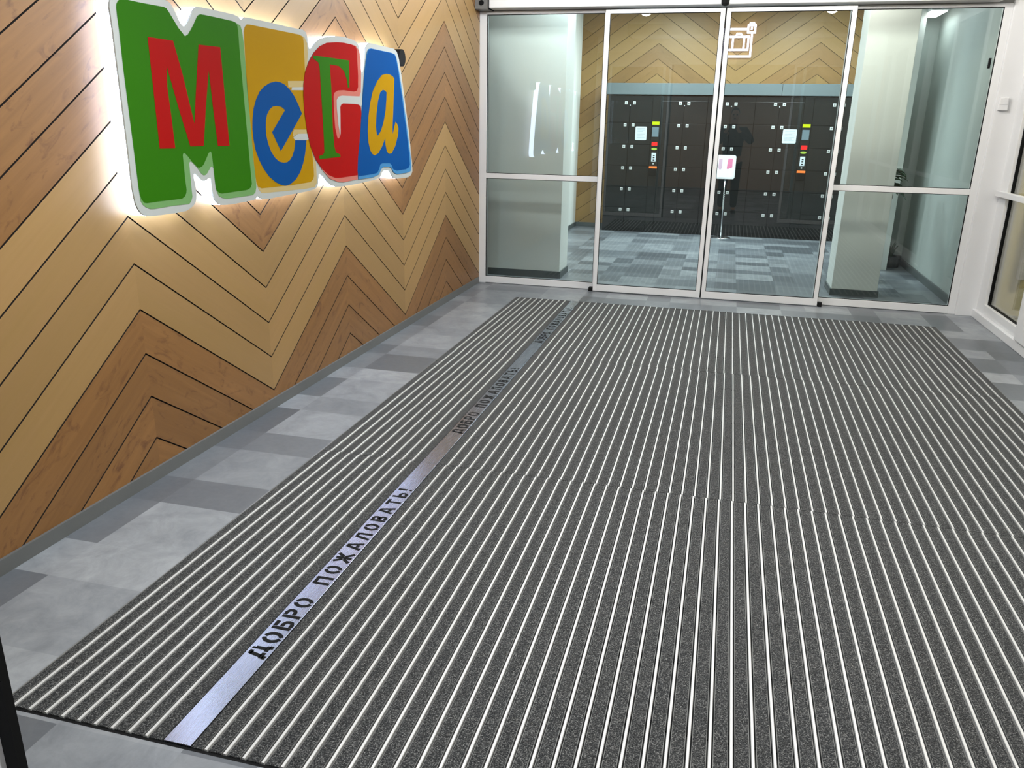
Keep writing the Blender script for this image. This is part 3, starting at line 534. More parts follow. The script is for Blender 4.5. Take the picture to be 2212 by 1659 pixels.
RAILS = [0.568 + 0.0514 * k for k in range(9)] + [1.153 + 0.0529 * k for k in range(54)]
PX0, PX1 = 1.030, 1.108
MODS = [(-6.100, -4.270, -0.002, 'nearest section of grey striped entrance matting with a welcome strip'),
        (-4.270, -2.392, 0.003, 'middle section of grey striped entrance matting with a welcome strip'),
        (-2.392, -0.566, -0.001, 'farthest section of grey striped entrance matting, ending before the glass doors')]
TEXT0 = [-5.735, -3.880, -2.046]
for mi, (ya, yb, sh, lb) in enumerate(MODS):
    r = empty('entrance_mat', ((MX0 + MX1) / 2, (ya + yb) / 2, -0.02), lb, 'mat', 'entrance matting sections')
    a, b = ya + (0.013 if mi == 0 else 0.0015), yb - 0.0015
    cb = MB()
    edges = [MX0 + 0.004] + [x + sh for x in RAILS if x < PX0] + [PX0] ; prev = MX0 + 0.004
    for x in [v + sh for v in RAILS]:
        if prev < PX0 and x > PX1:
            cb.box(prev, PX0 - 0.004, a, b, -0.02, -0.001); prev = PX1 + 0.002
        cb.box(prev, x - 0.0095, a, b, -0.02, -0.001); prev = x + 0.0095
    cb.box(prev, MX1 - 0.004, a, b, -0.02, -0.001)
    cb.build('carpet', 'carpet', r)
    for e0 in (MX0, MX1 - 0.004): MB().box(e0, e0 + 0.004, a, b, -0.02, 0.0006).build('edge_trim', 'alu_dull', r)
    if mi == 0: MB().box(MX0, MX1, MY0, MY0 + 0.0125, -0.02, -0.004).build('edge_trim', 'black', r)
    # one rail: bright crown, two dull channels with dark slots, two thin bright lips
    yc = (a + b) / 2; rl = MB(); h = (b - a) / 2
    rl.box(-0.0094, 0.0094, -h, h, -0.018, -0.010, 1)
    rl.box(-0.0094, -0.0084, -h, h, -0.0100, 0.0002, 3).box(0.0084, 0.0094, -h, h, -0.0100, 0.0002, 3)
    b0 = len(rl.v); prof = [(-0.0039, -0.0100), (-0.0039, 0.0002), (-0.0028, 0.0016), (0.0028, 0.0016), (0.0039, 0.0002), (0.0039, -0.0100)]
    for y in (-h, h):
        for px_, pz in prof: rl.v.append((px_, y, pz))
    for k in range(5): rl.f.append((b0 + k, b0 + k + 1, b0 + 7 + k, b0 + 6 + k)); rl.m.append(0)
    rl.f.append(tuple(b0 + k for k in range(6))); rl.m.append(0); rl.f.append(tuple(b0 + 6 + k for k in reversed(range(6)))); rl.m.append(0)
    y = -h + 0.11
    while y < h - 0.05:
        rl.box(-0.0078, -0.0048, y - 0.016, y + 0.016, -0.0099, -0.0060, 2).box(0.0048, 0.0078, y - 0.016, y + 0.016, -0.0099, -0.0060, 2)
        y += 0.293
    first = None
    for x in RAILS:
        if first is None:
            first = rl.build('rail', ['alu', 'alu_dark', 'black', 'alu_dull'], r); o = first
        else:
            o = first.copy(); COL.objects.link(o)
        o.parent = r; o.location = Vector((x + sh, yc, 0)) - r.location
    # engraved welcome strip
    MB().box(PX0 - 0.004, PX0 - 0.001, a, b, -0.02, -0.002).build('strip_gap', 'black', r)
    ws = MB().cbox(PX0, PX1, a, b, -0.018, 0.0012, 0.0008).build('welcome_strip', 'steel_plate', r)
    ws['label'] = 'brushed steel strip with stencil lettering'
    tx = MB(); y0 = TEXT0[mi]
    pt = lambda u, v, d: (PX1 - 0.006 - v, y0 + u, d)
    L1 = write(MB(), 'ДОБРО', 0.062, 1.0, 0.215, pt, 0.0, 0.001)
    write(tx, 'ДОБРО', 0.062, 1.02, 0.215, pt, 0.0010, 0.0016)
    pt2 = lambda u, v, d: (PX1 - 0.008 - v, y0 + 0.404 + u, d)
    write(tx, 'ПОЖАЛОВАТЬ!', 0.060, 1.17, 0.215, pt2, 0.0010, 0.0016)
    tag(tx.build('lettering', 'black', ws), 'black stencil letters ДОБРО ПОЖАЛОВАТЬ!', kind='stuff')

# ================================================================== ILLUMINATED SIGN on the chevron wall
def mm(k): return [(a / 1000.0, b / 1000.0) for a, b in SIGN[k]]
pw_ = lambda u, v, d: (d, u, v)
sg = empty('illuminated_sign', (0.0, -3.35, 1.5), 'large glowing sign of four coloured block letters on the chevron wall', 'sign')
ol = mm('outline')
MB().prism([ol], pw_, 0.014, 0.067).build('light_body', 'led', sg)['label'] = 'glowing white sides'
M['sign_grey'] = paint('sign_plate_grey', (168, 173, 172), 0.5, 0, 0.2, 0.02, 2, 0)
for k, c in dict(green=(40, 98, 8), red=(146, 14, 12), yellow=(158, 120, 6), blue=(8, 66, 128), pale_green=(102, 144, 90), pale_yellow=(176, 158, 112), pale_red=(180, 106, 96), pale_blue=(64, 122, 170)).items():
    M['s_' + k] = paint('sign_film_' + k, c, 0.6, 0, 0.03, 0.03, 3, 0)
MB().prism([ol], pw_, 0.0665, 0.0740).build('face_plate', 'sign_grey', sg)
def block(key, base, block_m, pale_m, letter_m, lb, slots=(), hole=None):
    b = MB().prism([mm(key + '_block')], pw_, base + 0.0004, base + 0.0010).build('letter_block', block_m, sg); b['label'] = lb
    MB().prism([mm(key + '_pale')], pw_, 0.0740, base + 0.0004).build('pale_edge', pale_m, b)
    for s, m in slots: MB().prism([mm(s)], pw_, base + 0.0010, base + 0.0013).build('slot', m, b)
    L = [mm(key + '_letter')] + ([mm(hole)] if hole else [])
    MB().prism(L, pw_, base + 0.0013, base + 0.0017).build('letter', letter_m, b)
block('e', 0.0742, 's_yellow', 's_pale_yellow', 's_blue', 'yellow block with blue letter',
      (('e_slot_a', 's_pale_yellow'), ('e_slot_b', 'sign_grey'), ('e_slot_c', 's_pale_yellow'), ('e_slot_d', 'sign_grey')))
block('m', 0.0748, 's_green', 's_pale_green', 's_red', 'green block with red letter')
block('g', 0.0762, 's_red', 's_pale_red', 's_green', 'red block with green letter', (('g_slot', 'sign_grey'),))
block('a', 0.0776, 's_blue', 's_pale_blue', 's_yellow', 'blue block with yellow letter', hole='a_hole')
MB().tube((0.002, -1.965, 1.905), (0.05, -1.965, 1.905), 0.055, n=28).build('rear_bracket', 'black', sg)['label'] = 'black round mount'

# ================================================================== LOCKERS
LY = 4.500
ROWS = [1.820 - 0.2945 * k for k in range(7)]
def locker_cabinet(x0, xm, x1, lb):
    r = empty('locker_cabinet', ((x0 + x1) / 2, LY + 0.18, 0), lb, 'lockers', 'black locker cabinets')
    MB().box(x0 + 0.001, x1 - 0.001, LY + 0.004, LY + 0.36, 0.0, 1.885).build('carcass', 'locker', r)
    for c, (a, b) in enumerate(((x0, xm), (xm, x1))):
        for k in range(6):
            z1, z0 = ROWS[k], ROWS[k + 1]
            d = MB().cbox(a + 0.003, b - 0.003, LY - 0.014, LY + 0.003, z0 + 0.003, z1 - 0.003, 0.002).build('door', 'locker', r)
            lx = (xm - 0.057) if c == 0 else (xm + 0.057); lz = z1 - 0.030 - 0.002
            l = MB().cbox(lx - 0.020, lx + 0.020, LY - 0.020, LY - 0.014, lz - 0.021, lz + 0.021, 0.003)
            l.tube((lx, LY - 0.0195, lz), (lx, LY - 0.0225, lz), 0.009, n=14, mi=1)
            l.build('lock', ['lock', 'alu_dull'], d)
    MB().tube((xm, LY - 0.010, 1.757), (xm, LY - 0.017, 1.757), 0.008, n=12).build('rivet', 'lock', r)
    return r
SE = [0.535, 0.85, 1.165, 1.285, 1.60, 1.915, 2.23, 2.545, 2.86, 3.175, 3.295, 3.61, 3.925]
locker_cabinet(SE[0], SE[1], SE[2], 'black locker cabinet at the far left end, beside the oak wall')
locker_cabinet(SE[3], SE[4], SE[5], 'black locker cabinet just right of the left payment terminal')
locker_cabinet(SE[5], SE[6], SE[7], 'black locker cabinet in the middle, behind the small sign on a pole')
locker_cabinet(SE[7], SE[8], SE[9], 'black locker cabinet just left of the right payment terminal')
locker_cabinet(SE[10], SE[11], SE[12], 'black locker cabinet at the far right end, partly behind the door frame')
M['yellow_label'] = glow('lit_yellow_label', (0.75, 0.95, 0.02), 1.1)
M['screen'] = paint('terminal_screen', (96, 112, 120), 0.2, bs=0)
M['redlamp'] = glow('red_indicator', (1.0, 0.03, 0.03), 1.6)
M['green_button'] = paint('green_button', (150, 176, 60), 0.4, bs=0)
M['orange'] = paint('orange_slot', (236, 118, 44), 0.4, bs=0)
M['paper'] = paint('paper_sheet', (196, 206, 212), 0.7, bs=0)
def terminal(x0, x1, lb):
    r = empty('payment_terminal', ((x0 + x1) / 2, LY, 0), lb, 'terminal', 'locker payment terminals')
    MB().box(x0 + 0.001, x1 - 0.001, LY - 0.012, LY + 0.36, 0.0, 1.885).build('housing', 'locker', r)
    c = (x0 + x1) / 2
    MB().cbox(c - 0.051, c + 0.049, LY - 0.020, LY - 0.012, 1.500, 1.543, 0.002).build('label_plate', 'yellow_label', r)
    MB().cbox(c - 0.046, c + 0.046, LY - 0.017, LY - 0.012, 1.338, 1.468, 0.003).build('screen', 'screen', r)
    MB().cbox(c - 0.040, c + 0.040, LY - 0.030, LY - 0.012, 1.216, 1.268, 0.012).build('red_lamp', 'redlamp', r)
    g = MB(); n = 20
    g.prism([[(c + 0.040 * math.cos(t * 2 * math.pi / n), 1.175 + 0.016 * math.sin(t * 2 * math.pi / n)) for t in range(n)]], lambda u, v, d: (u, LY - d, v), 0.012, 0.020)
    g.build('oval_button', 'green_button', r)
    k = MB().cbox(c - 0.032, c + 0.032, LY - 0.016, LY - 0.012, 1.000, 1.122, 0.002)
    for zz in (1.085, 1.055, 1.022): k.box(c - 0.010, c + 0.014, LY - 0.0175, LY - 0.016, zz - 0.007, zz + 0.007, 1)
    k.build('instruction_sticker', ['paper', 'black'], r)
    MB().tube((c, LY - 0.012, 0.972), (c, LY - 0.020, 0.972), 0.010, n=12).build('keyhole', 'lock', r)
    MB().cbox(c - 0.056, c + 0.056, LY - 0.024, LY - 0.012, 0.905, 0.937, 0.003).build('card_slot', 'orange', r)
    MB().cbox(c - 0.052, c + 0.052, LY - 0.030, LY - 0.012, 0.810, 0.900, 0.004).build('coin_tray', 'black', r)
    return r
terminal(SE[2], SE[3], 'left payment terminal among the black lockers, yellow label and red lamp')
terminal(SE[9], SE[10], 'right payment terminal among the black lockers, yellow label and red lamp')
def sheet(x0, x1, lb):
    s = MB(); n = 5; rr = 0.016; P = []
    for cx, cz, a0 in ((x1 - rr, 1.473 - rr, 0), (x0 + rr, 1.473 - rr, 90), (x0 + rr, 1.290 + rr, 180), (x1 - rr, 1.290 + rr, 270)):
        for k in range(n + 1):
            t = math.radians(a0 + 90 * k / n); P.append((cx + rr * math.cos(t), cz + rr * math.sin(t)))
    s.prism([P], lambda u, v, d: (u, LY - d, v), 0.0142, 0.0175)
    for k in range(7): s.box(x0 + 0.025, x1 - 0.025 - 0.03 * (k % 3 == 2), LY - 0.0179, LY - 0.0175, 1.445 - 0.020 * k, 1.448 - 0.020 * k, 1)
    one('notice_sheet', s, ['paper', 'fascia'], lb, 'notice', 'white notices on the lockers')
sheet(0.945, 1.105, 'white notice sheet on the locker doors left of the left payment terminal')
sheet(2.940, 3.120, 'white notice sheet on the locker doors left of the right payment terminal')
for (a, b, lb) in ((0.500, 2.868, 'long grey fascia panel over the left part of the lockers'), (2.872, 3.93, 'grey fascia panel over the right part of the lockers')):
    one('fascia_panel', MB().cbox(a, b, LY - 0.018, LY + 0.37, 1.900, 2.050, 0.002), 'fascia', lb, 'fascia', 'fascia panels over the lockers')

# ---- luggage storage pictogram, white LED outlines, in front of the oak wall
ns = empty('luggage_sign', (2.27, 4.83, 2.6), 'white glowing suitcase pictogram in a square with a padlock, over the lockers', 'sign')
fp = lambda u, v, d: (u, 4.86 - d, v)
def led(name, paths, w, lb=None):
    m = MB()
    for P in paths: stroke(m, P, w, fp, 0.0, 0.03)
    o = m.build(name, 'neon', ns)
    if lb: o['label'] = lb
led('square_outline', [[(2.345, 2.764), (2.10, 2.764), (2.03, 2.764)], [(2.408, 2.715), (2.410, 2.417)], [(2.423, 2.417), (2.03, 2.417)], [(2.036, 2.764), (2.036, 2.417)]], 0.026)
led('suitcase', [[(2.085, 2.668), (2.380, 2.668)], [(2.085, 2.502), (2.380, 2.502)], [(2.097, 2.680), (2.097, 2.490)], [(2.368, 2.680), (2.368, 2.490)],
                 [(2.163, 2.668), (2.163, 2.502)], [(2.312, 2.668), (2.312, 2.502)], [(2.200, 2.680), (2.210, 2.704), (2.265, 2.704), (2.275, 2.680)]], 0.026)
led('padlock', [[(2.352, 2.800), (2.352, 2.720)], [(2.444, 2.800), (2.444, 2.720)], [(2.340, 2.722), (2.456, 2.722)], [(2.340, 2.812), (2.456, 2.812)],
                [(2.366, 2.815), (2.372, 2.838), (2.424, 2.838), (2.430, 2.815)], [(2.398, 2.79), (2.398, 2.755)]], 0.026)

# ---- pole sign standing before the lockers
ps = empty('pole_sign', (2.255, 4.28, 0), 'small white rounded sign on a thin chrome pole before the lockers', 'sign stand')
MB().lathe((2.255, 4.28, 0), [(0.135, 0.0), (0.135, 0.008), (0.11, 0.016), (0.03, 0.026), (0.012, 0.03)], 36).build('base', 'chrome', ps, smooth=True)
MB().tube((2.255, 4.28, 0.02), (2.238, 4.28, 0.82), 0.009, n=14).build('pole', 'chrome', ps, smooth=True)
sp_ = MB()
for k in range(9): sp_.tube((2.2465, 4.28, 0.40 + 0.024 * k), (2.2463, 4.28, 0.411 + 0.024 * k), 0.013, n=14)
sp_.build('spring_collar', 'chrome', ps)
def rr_loop(x0, x1, z0, z1, rr, n=6):
    P = []
    for cx, cz, a0 in ((x1 - rr, z1 - rr, 0), (x0 + rr, z1 - rr, 90), (x0 + rr, z0 + rr, 180), (x1 - rr, z0 + rr, 270)):
        for k in range(n + 1):
            t = math.radians(a0 + 90 * k / n); P.append((cx + rr * math.cos(t), cz + rr * math.sin(t)))
    return P
q = lambda u, v, d: (u, 4.275 - d, v)
MB().prism([rr_loop(2.098, 2.362, 0.808, 1.125, 0.03)], q, 0.0, 0.012).build('sign_frame', 'frame', ps)
M['poster_white'] = paint('poster_paper', (236, 240, 246), 0.5, bs=0); M['poster_pink'] = paint('poster_pink', (214, 120, 156), 0.5, bs=0); M['poster_mauve'] = paint('poster_mauve', (204, 172, 190), 0.5, bs=0)
po = MB().prism([rr_loop(2.112, 2.348, 0.826, 1.108, 0.02)], q, 0.012, 0.0135)
po.prism([[(2.135, 1.075), (2.182, 1.075), (2.186, 0.955), (2.172, 0.935), (2.150, 0.932), (2.135, 0.95)]], q, 0.0135, 0.0142, 2)
po.prism([[(2.258, 1.080), (2.318, 1.080), (2.320, 0.962), (2.262, 0.938), (2.246, 0.945)]], q, 0.0135, 0.0142, 1)
po.build('poster', ['poster_white', 'poster_pink', 'poster_mauve'], ps)

# ================================================================== PLANTS behind the right pillar
def leafmat(name, c1, c2):
    t = NT(name); p = t.pos(); return t.bsdf(t.mix(t.noise(p, 18, 3), S(c1), S(c2)), 0.45, 0, 0.4)
M['leaf'] = leafmat('dark_green_leaf', (22, 48, 34), (46, 84, 52)); M['stem'] = paint('brown_stem', (88, 72, 54), 0.8)
M['pot'] = paint('dark_planter', (40, 44, 44), 0.4); M['soil'] = paint('potting_soil', (42, 34, 28), 0.95, scale=60, var=0.3)
def leaf(mb, base, az, elev, length, width, droop, n=9):
    """a channelled strap leaf with thickness of its fold"""
    d = Vector((math.cos(az), math.sin(az), 0)); side = Vector((-math.sin(az), math.cos(az), 0)); p = Vector(base); e = elev
    rows = []
    for i in range(n + 1):
        t = i / n; w = width * (math.sin(math.pi * min(1, 0.12 + 0.88 * t)) ** 0.7) * (1 - 0.15 * t) + 0.0008
        up = Vector((-d.x * math.sin(e), -d.y * math.sin(e), math.cos(e)))
        rows.append((p - side * w + up * w * 0.45, p.copy(), p + side * w + up * w * 0.45, p - up * 0.0012))
        p = p + (d * math.cos(e) + Vector((0, 0, 1)) * math.sin(e)) * (length / n); e -= droop / n
    b = len(mb.v)
    for r_ in rows: mb.v += [tuple(v) for v in r_]
    for i in range(n):
        a = b + 4 * i
        for q0, q1 in ((0, 1), (1, 2), (2, 3), (3, 0)): mb.f.append((a + q0, a + q1, a + 4 + q1, a + 4 + q0)); mb.m.append(0)
def pot(r, c, h, r0, r1):
    MB().lathe((c[0], c[1], 0), [(r0, 0.0), (r0 * 1.02, 0.01), (r1, h - 0.02), (r1 * 1.05, h - 0.018), (r1 * 1.05, h), (r1 * 0.92, h), (r1 * 0.90, h - 0.02)], 32).build('pot', 'pot', r, smooth=False)
    MB().lathe((c[0], c[1], h - 0.03), [(r1 * 0.90, 0.0), (r1 * 0.5, 0.008)], 24).build('soil', 'soil', r)
tp = empty('tall_potted_plant', (3.70, 1.64, 0), 'tall dark green plant whose leaves reach out from behind the right white pillar', 'plant')
pot(tp, (3.70, 1.64), 0.34, 0.11, 0.15)
MB().tube((3.70, 1.64, 0.30), (3.79, 1.61, 0.70), 0.016, 0.013, 10).tube((3.79, 1.61, 0.70), (3.81, 1.62, 1.02), 0.013, 0.010, 10).build('stem', 'stem', tp)
fo = MB(); rnd = random.Random(5)
for k in range(44):
    az = k * 2.4 + rnd.uniform(-.2, .2); z = 0.84 + 0.20 * (k / 44)
    leaf(fo, (3.81 + 0.01 * math.cos(az), 1.62, z), az, rnd.uniform(0.35, 1.25), rnd.uniform(0.20, 0.29), 0.038, rnd.uniform(1.4, 2.4))
leaf(fo, (3.83, 1.60, 0.98), -0.1, 0.9, 0.25, 0.018, 1.9); leaf(fo, (3.83, 1.60, 0.93), 0.1, 0.6, 0.24, 0.022, 2.0); leaf(fo, (3.83, 1.60, 1.03), -0.2, 1.2, 0.18, 0.014, 1.3)
fo.build('foliage', 'leaf', tp)
lp = empty('low_potted_plant', (4.17, 2.47, 0), 'low dark plant in a squat dark pot in the corner by the right white wall', 'plant')
pot(lp, (4.17, 2.47), 0.13, 0.080, 0.095)
fo = MB()
for k in range(18):
    az = k * 2.4; rt = max(0.0, math.cos(az)); leaf(fo, (4.155 + 0.012 * math.cos(az), 2.47 + 0.012 * math.sin(az), 0.11), az, rnd.uniform(1.15, 1.45) + 0.05 * rt, rnd.uniform(0.14, 0.26) * (1 - 0.35 * rt), 0.018, rnd.uniform(0.2, 0.7) * (1 - 0.5 * rt))
fo.build('foliage', 'leaf', lp)

# ================================================================== CEILING LUMINAIRES (bodies for the lamps above)
def luminaire(x, y, z, s, lb, cat, grp):
    r = empty('ceiling_light', (x, y, z), lb, cat, grp)
    h = s / 2
    MB().box(x - h - 0.02, x + h + 0.02, y - h - 0.02, y - h, z - 0.030, z).box(x - h - 0.02, x + h + 0.02, y + h, y + h + 0.02, z - 0.030, z).box(x - h - 0.02, x - h, y - h, y + h, z - 0.030, z).box(x + h, x + h + 0.02, y - h, y + h, z - 0.030, z).build('frame', 'frame', r)
    MB().box(x - h, x + h, y - h, y + h, z - 0.020, z - 0.004).build('diffuser', 'light', r)
for (x, y), n in zip(VEST_LIGHTS, ('left', 'right')):
    r = empty('ceiling_light', (x, y, ZV), 'wide flat vestibule ceiling light above the near mat edge, ' + n + ' one', 'ceiling light', 'flat vestibule ceiling lights')
    hs = MB().box(x - 0.60, x + 0.60, y - 0.30, y - 0.285, ZV - 0.14, ZV).box(x - 0.60, x + 0.60, y + 0.285, y + 0.30, ZV - 0.14, ZV)  # deep dark skirts added to keep the diffuser out of the glass reflections
    hs.box(x - 0.60, x - 0.585, y - 0.285, y + 0.285, ZV - 0.14, ZV).box(x + 0.585, x + 0.60, y - 0.285, y + 0.285, ZV - 0.14, ZV).build('housing', 'alu_dark', r)
    MB().box(x - 0.575, x + 0.575, y - 0.275, y + 0.275, ZV - 0.024, ZV - 0.0201).build('diffuser', 'light', r)
for (x, y), n in zip(FILL_DOMES, ('near the glass doors, chevron wall side', 'near the glass doors, window side', 'midway, chevron wall side', 'midway, window side')):
    r = empty('dome_fill_light', (x, y, ZV), 'unseen round lamp added to light the glass front, ' + n, 'ceiling light', 'added round lamps')
    MB().lathe((x, y, ZV - 0.03), [(0.13, 0.0), (0.135, 0.012), (0.135, 0.03)], 32).build('base_ring', 'frame', r)
    MB().tube((x, y, ZV - 0.03), (x, y, ZV - 0.085), 0.03, n=16).build('lamp_holder', 'frame', r)
for (x, y, _), n in zip(LOBBY_LIGHTS, ('above the left pillar', 'towards the right lockers', 'towards the left lockers')): luminaire(x, y, ZL, 0.58, 'square lobby ceiling light ' + n, 'ceiling light', 'lobby ceiling lights')
for (x, y), n in zip(PILLAR_FILLS, ('left', 'right')):
    r = empty('fill_light', (x, y, ZL), 'unseen oblong downlight just inside the glass doors above the ' + n + ' white pillar', 'ceiling light', 'added pillar lights')
    MB().box(x - 0.17, x + 0.17, y - 0.10, y - 0.085, ZL - 0.03, ZL).box(x - 0.17, x + 0.17, y + 0.085, y + 0.10, ZL - 0.03, ZL).box(x - 0.17, x - 0.155, y - 0.085, y + 0.085, ZL - 0.03, ZL).box(x + 0.155, x + 0.17, y - 0.085, y + 0.085, ZL - 0.03, ZL).build('frame', 'frame', r)
    MB().box(x - 0.155, x + 0.155, y - 0.085, y + 0.085, ZL - 0.02, ZL - 0.004).build('diffuser', 'light', r)
for (x, y), n in zip(REAR_LIGHTS, ('near left', 'near right', 'far left', 'far right')): luminaire(x, y, ZR, 0.58, 'square hall ceiling light behind the camera, ' + n, 'ceiling light', 'hall ceiling lights')
rl_ = empty('reflection_light', (4.17, 2.3, 2.64), 'slim lamp standing in for a ceiling lamp reflected in the right side pane', 'ceiling light')  # built in the lobby in place of a vestibule lamp's reflection
MB().cbox(4.07, 4.23, 1.98, 2.52, 2.628, 2.66, 0.006).build('housing', 'frame', rl_)
MB().cbox(4.08, 4.22, 2.00, 2.50, 2.615, 2.629, 0.004).build('diffuser', 'light', rl_)
MB().tube((4.15, 2.25, 2.66), (4.15, 2.25, ZL - 0.002), 0.008, n=10).build('suspension_rod', 'chrome', rl_)

# ================================================================== THE PHOTOGRAPHER, seen only as a reflection
def skin(name, verts, edges, radii, mat, parent, root=0, sub=2):
    me = bpy.data.meshes.new(name); me.from_pydata(verts, edges, []); me.materials.append(M[mat])
    o = bpy.data.objects.new(name, me); COL.objects.link(o)
    sm = o.modifiers.new('skin', 'SKIN'); sm.use_smooth_shade = True
    sv = me.skin_vertices[0].data if me.skin_vertices else None
    if sv is None:
        me.attributes  # skin layer appears with the modifier
    for i, r_ in enumerate(radii):
        rr = r_ if isinstance(r_, tuple) else (r_, r_)
        me.skin_vertices[0].data[i].radius = rr
        me.skin_vertices[0].data[i].use_root = (i == root)
    sd = o.modifiers.new('sub', 'SUBSURF'); sd.levels = sub; sd.render_levels = sub
    dg = bpy.context.evaluated_depsgraph_get(); ev = o.evaluated_get(dg)
    nm = bpy.data.meshes.new_from_object(ev); o.modifiers.clear(); o.data = nm
    if not nm.materials: nm.materials.append(M[mat])
    for p in nm.polygons: p.use_smooth = True
    o.parent = parent
    if parent is not None:
        off = Vector((0, 0, 0)); q_ = parent
        while q_ is not None: off += q_.location; q_ = q_.parent
        o.location = -off
    return o
M['skin'] = paint('skin', (196, 150, 124), 0.5, bs=0); M['jacket'] = paint('black_jacket', (26, 28, 32), 0.8); M['trousers'] = paint('dark_trousers', (30, 32, 36), 0.85)
M['hair'] = paint('brown_hair', (52, 40, 32), 0.7); M['shoe'] = paint('black_shoe', (20, 20, 20), 0.4); M['phone'] = paint('dark_phone', (24, 26, 30), 0.2)
PXc, PYc = 2.30, -7.82
pe = empty('person', (PXc, PYc, 0), 'person in dark jacket raising a phone, seen as a reflection in the right door leaf', 'person')
V = []; E_ = []; R_ = []
def vtx(x, y, z, r, link=None):
    V.append((PXc + x, PYc + y, z)); R_.append(r); i = len(V) - 1
    if link is not None: E_.append((link, i))
    return i
pel = vtx(0, 0, 0.96, (0.155, 0.115)); wst = vtx(0, 0.0, 1.12, (0.135, 0.10), pel); chs = vtx(0, 0.0, 1.32, (0.165, 0.115), wst)
nb = vtx(0, 0.0, 1.47, (0.07, 0.065), chs); nk = vtx(0, 0.01, 1.54, 0.055, nb); jaw = vtx(0, 0.035, 1.61, (0.062, 0.072), nk)
face = vtx(0, 0.030, 1.675, (0.072, 0.088), jaw); crn = vtx(0, 0.012, 1.735, (0.070, 0.085), face); tip = vtx(0, 0.008, 1.775, (0.035, 0.045), crn)
nose = None
WR = {}
for s, (ex, ey, ez), (hx, hy, hz) in ((1, (0.315, 0.10, 1.235), (0.055, 0.300, 1.475)), (-1, (-0.245, 0.12, 1.22), (-0.105, 0.300, 1.475))):
    sh = vtx(0.185 * s, 0.0, 1.43, 0.062, chs); ua = vtx((0.185 * s + ex) / 2, ey / 2, (1.43 + ez) / 2, 0.050, sh); el = vtx(ex, ey, ez, 0.042, ua)
    fa = vtx((ex + hx) / 2 + 0.01 * s, (ey + hy) / 2, (ez + hz) / 2 - 0.01, 0.038, el); wr = vtx(hx + 0.02 * s, hy - 0.03, hz - 0.055, 0.027, fa)
    pm = vtx(hx + 0.015 * s, hy, hz - 0.02, (0.030, 0.018), wr)
    for k in range(4):
        dz = 0.012 * (1.5 - k); L = (0.075, 0.083, 0.078, 0.062)[k]
        k1 = vtx(hx + 0.012 * s, hy + 0.030, hz - 0.008 + dz * 1.7, 0.0088, pm); k2 = vtx(hx + 0.000 * s, hy + 0.030 + L * 0.35, hz + dz * 1.7, 0.0080, k1)
        k3 = vtx(hx - 0.022 * s, hy + 0.032 + L * 0.35, hz + 0.004 + dz * 1.7, 0.0070, k2)
    t1 = vtx(hx - 0.008 * s, hy - 0.012, hz - 0.004, 0.011, pm); t2 = vtx(hx - 0.030 * s, hy + 0.012, hz + 0.012, 0.0085, t1)
for s in (1, -1):
    hp = vtx(0.092 * s, 0, 0.90, 0.092, pel); kn = vtx(0.105 * s, 0.015, 0.50, 0.060, hp); cf = vtx(0.108 * s, 0.0, 0.34, 0.055, kn)
    an = vtx(0.11 * s, -0.01, 0.095, 0.036, cf); hl = vtx(0.11 * s, 0.02, 0.045, 0.036, an); to = vtx(0.118 * s, 0.13, 0.034, (0.040, 0.026), hl)
bd = skin('body', V, E_, R_, 'skin', pe, pel)
# jacket
V2 = []; E_ = []; R_ = []; V = V2
a0 = vtx(0, 0, 0.90, (0.185, 0.145)); a1 = vtx(0, 0, 1.12, (0.172, 0.135), a0); a2 = vtx(0, 0, 1.33, (0.200, 0.148), a1); a3 = vtx(0, 0, 1.47, (0.105, 0.095), a2); a4 = vtx(0, 0.005, 1.525, (0.075, 0.075), a3)
for s, (ex, ey, ez), (hx, hy, hz) in ((1, (0.315, 0.10, 1.235), (0.055, 0.300, 1.475)), (-1, (-0.245, 0.12, 1.22), (-0.105, 0.300, 1.475))):
    b1 = vtx(0.19 * s, 0, 1.425, 0.088, a2); b2 = vtx((0.19 * s + ex) / 2, ey / 2, (1.42 + ez) / 2, 0.074, b1); b3 = vtx(ex, ey, ez, 0.064, b2)
    b4 = vtx((ex + hx) / 2 + 0.01 * s, (ey + hy) / 2, (ez + hz) / 2 - 0.015, 0.055, b3); b5 = vtx(hx + 0.022 * s, hy - 0.042, hz - 0.070, 0.041, b4)
skin('jacket', V2, E_, R_, 'jacket', pe, 0)
V3 = []; E_ = []; R_ = []; V = V3
c0 = vtx(0, 0, 0.97, (0.168, 0.128))
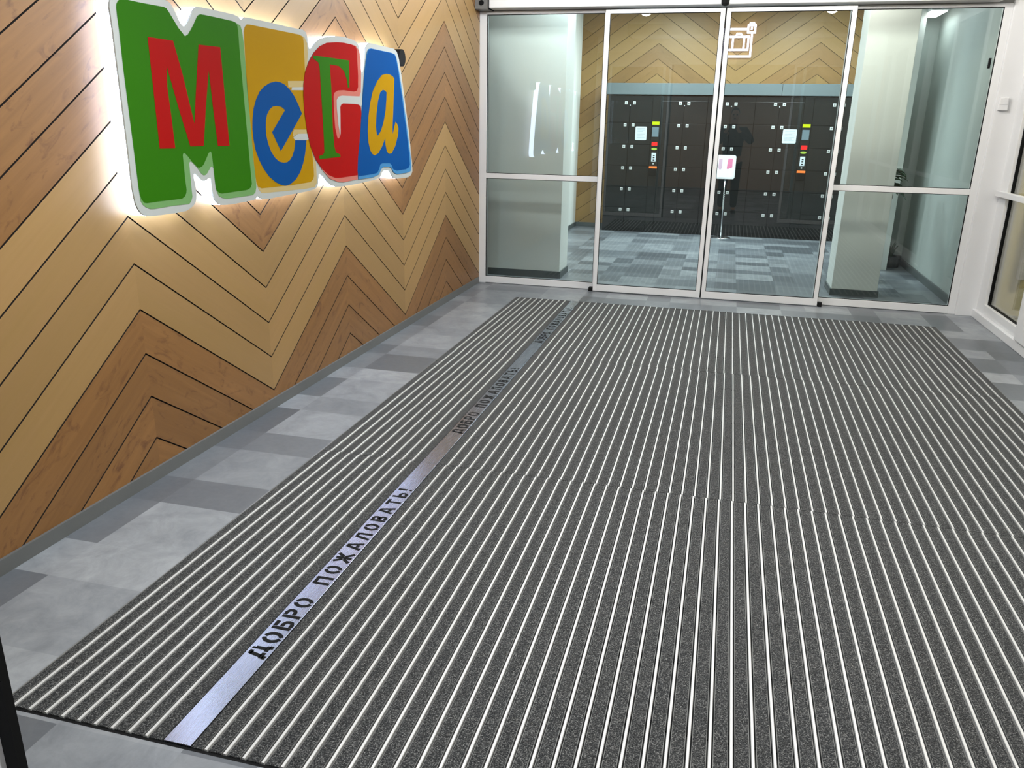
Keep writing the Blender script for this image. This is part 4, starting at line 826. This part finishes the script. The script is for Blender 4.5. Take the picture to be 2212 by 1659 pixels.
for s in (1, -1):
    c1 = vtx(0.095 * s, 0, 0.86, 0.108, c0); c2 = vtx(0.106 * s, 0.012, 0.50, 0.080, c1); c3 = vtx(0.110 * s, -0.005, 0.10, 0.062, c2)
skin('trousers', V3, E_, R_, 'trousers', pe, 0)
for s in (1, -1):
    V = []; E_ = []; R_ = []
    e0 = vtx(0.11 * s, -0.035, 0.050, (0.043, 0.046)); e1 = vtx(0.112 * s, 0.04, 0.046, (0.046, 0.040), e0); e2 = vtx(0.118 * s, 0.15, 0.036, (0.048, 0.032), e1)
    skin('shoe', V, E_, R_, 'shoe', pe, 0)
V = []; E_ = []; R_ = []
h0 = vtx(0, -0.045, 1.66, (0.074, 0.055)); h1 = vtx(0, -0.028, 1.73, (0.086, 0.075), h0); h2 = vtx(0, 0.0, 1.775, (0.070, 0.072), h1); h3 = vtx(0, 0.040, 1.790, (0.045, 0.030), h2)
skin('hair', V, E_, R_, 'hair', pe, 0)
fm = MB()
for s in (1, -1):
    fm.tube((PXc + 0.030 * s, PYc + 0.108, 1.690), (PXc + 0.030 * s, PYc + 0.116, 1.690), 0.012, 0.006, 12, 1)
    fm.cbox(PXc + 0.070 * s - 0.008, PXc + 0.070 * s + 0.008, PYc + 0.005, PYc + 0.035, 1.655, 1.705, 0.007)
fm.tube((PXc, PYc + 0.105, 1.685), (PXc, PYc + 0.140, 1.652), 0.009, 0.015, 10); fm.cbox(PXc - 0.022, PXc + 0.022, PYc + 0.095, PYc + 0.112, 1.618, 1.627, 0.003, 1)
fm.build('facial_features', ['skin', 'black'], pe)
ph = MB().cbox(-0.080, 0.080, -0.0045, 0.0045, -0.038, 0.038, 0.004)
ph.tube((-0.062, 0.0044, 0.022), (-0.062, 0.0056, 0.022), 0.008, n=16, mi=1)
po_ = one('smartphone', ph, ['phone', 'chrome'], 'dark phone held up in landscape by the reflected person', 'phone')
po_.location = (2.275, -7.5050, 1.4945); po_.rotation_euler = (math.radians(-18), 0, math.radians(14.4))
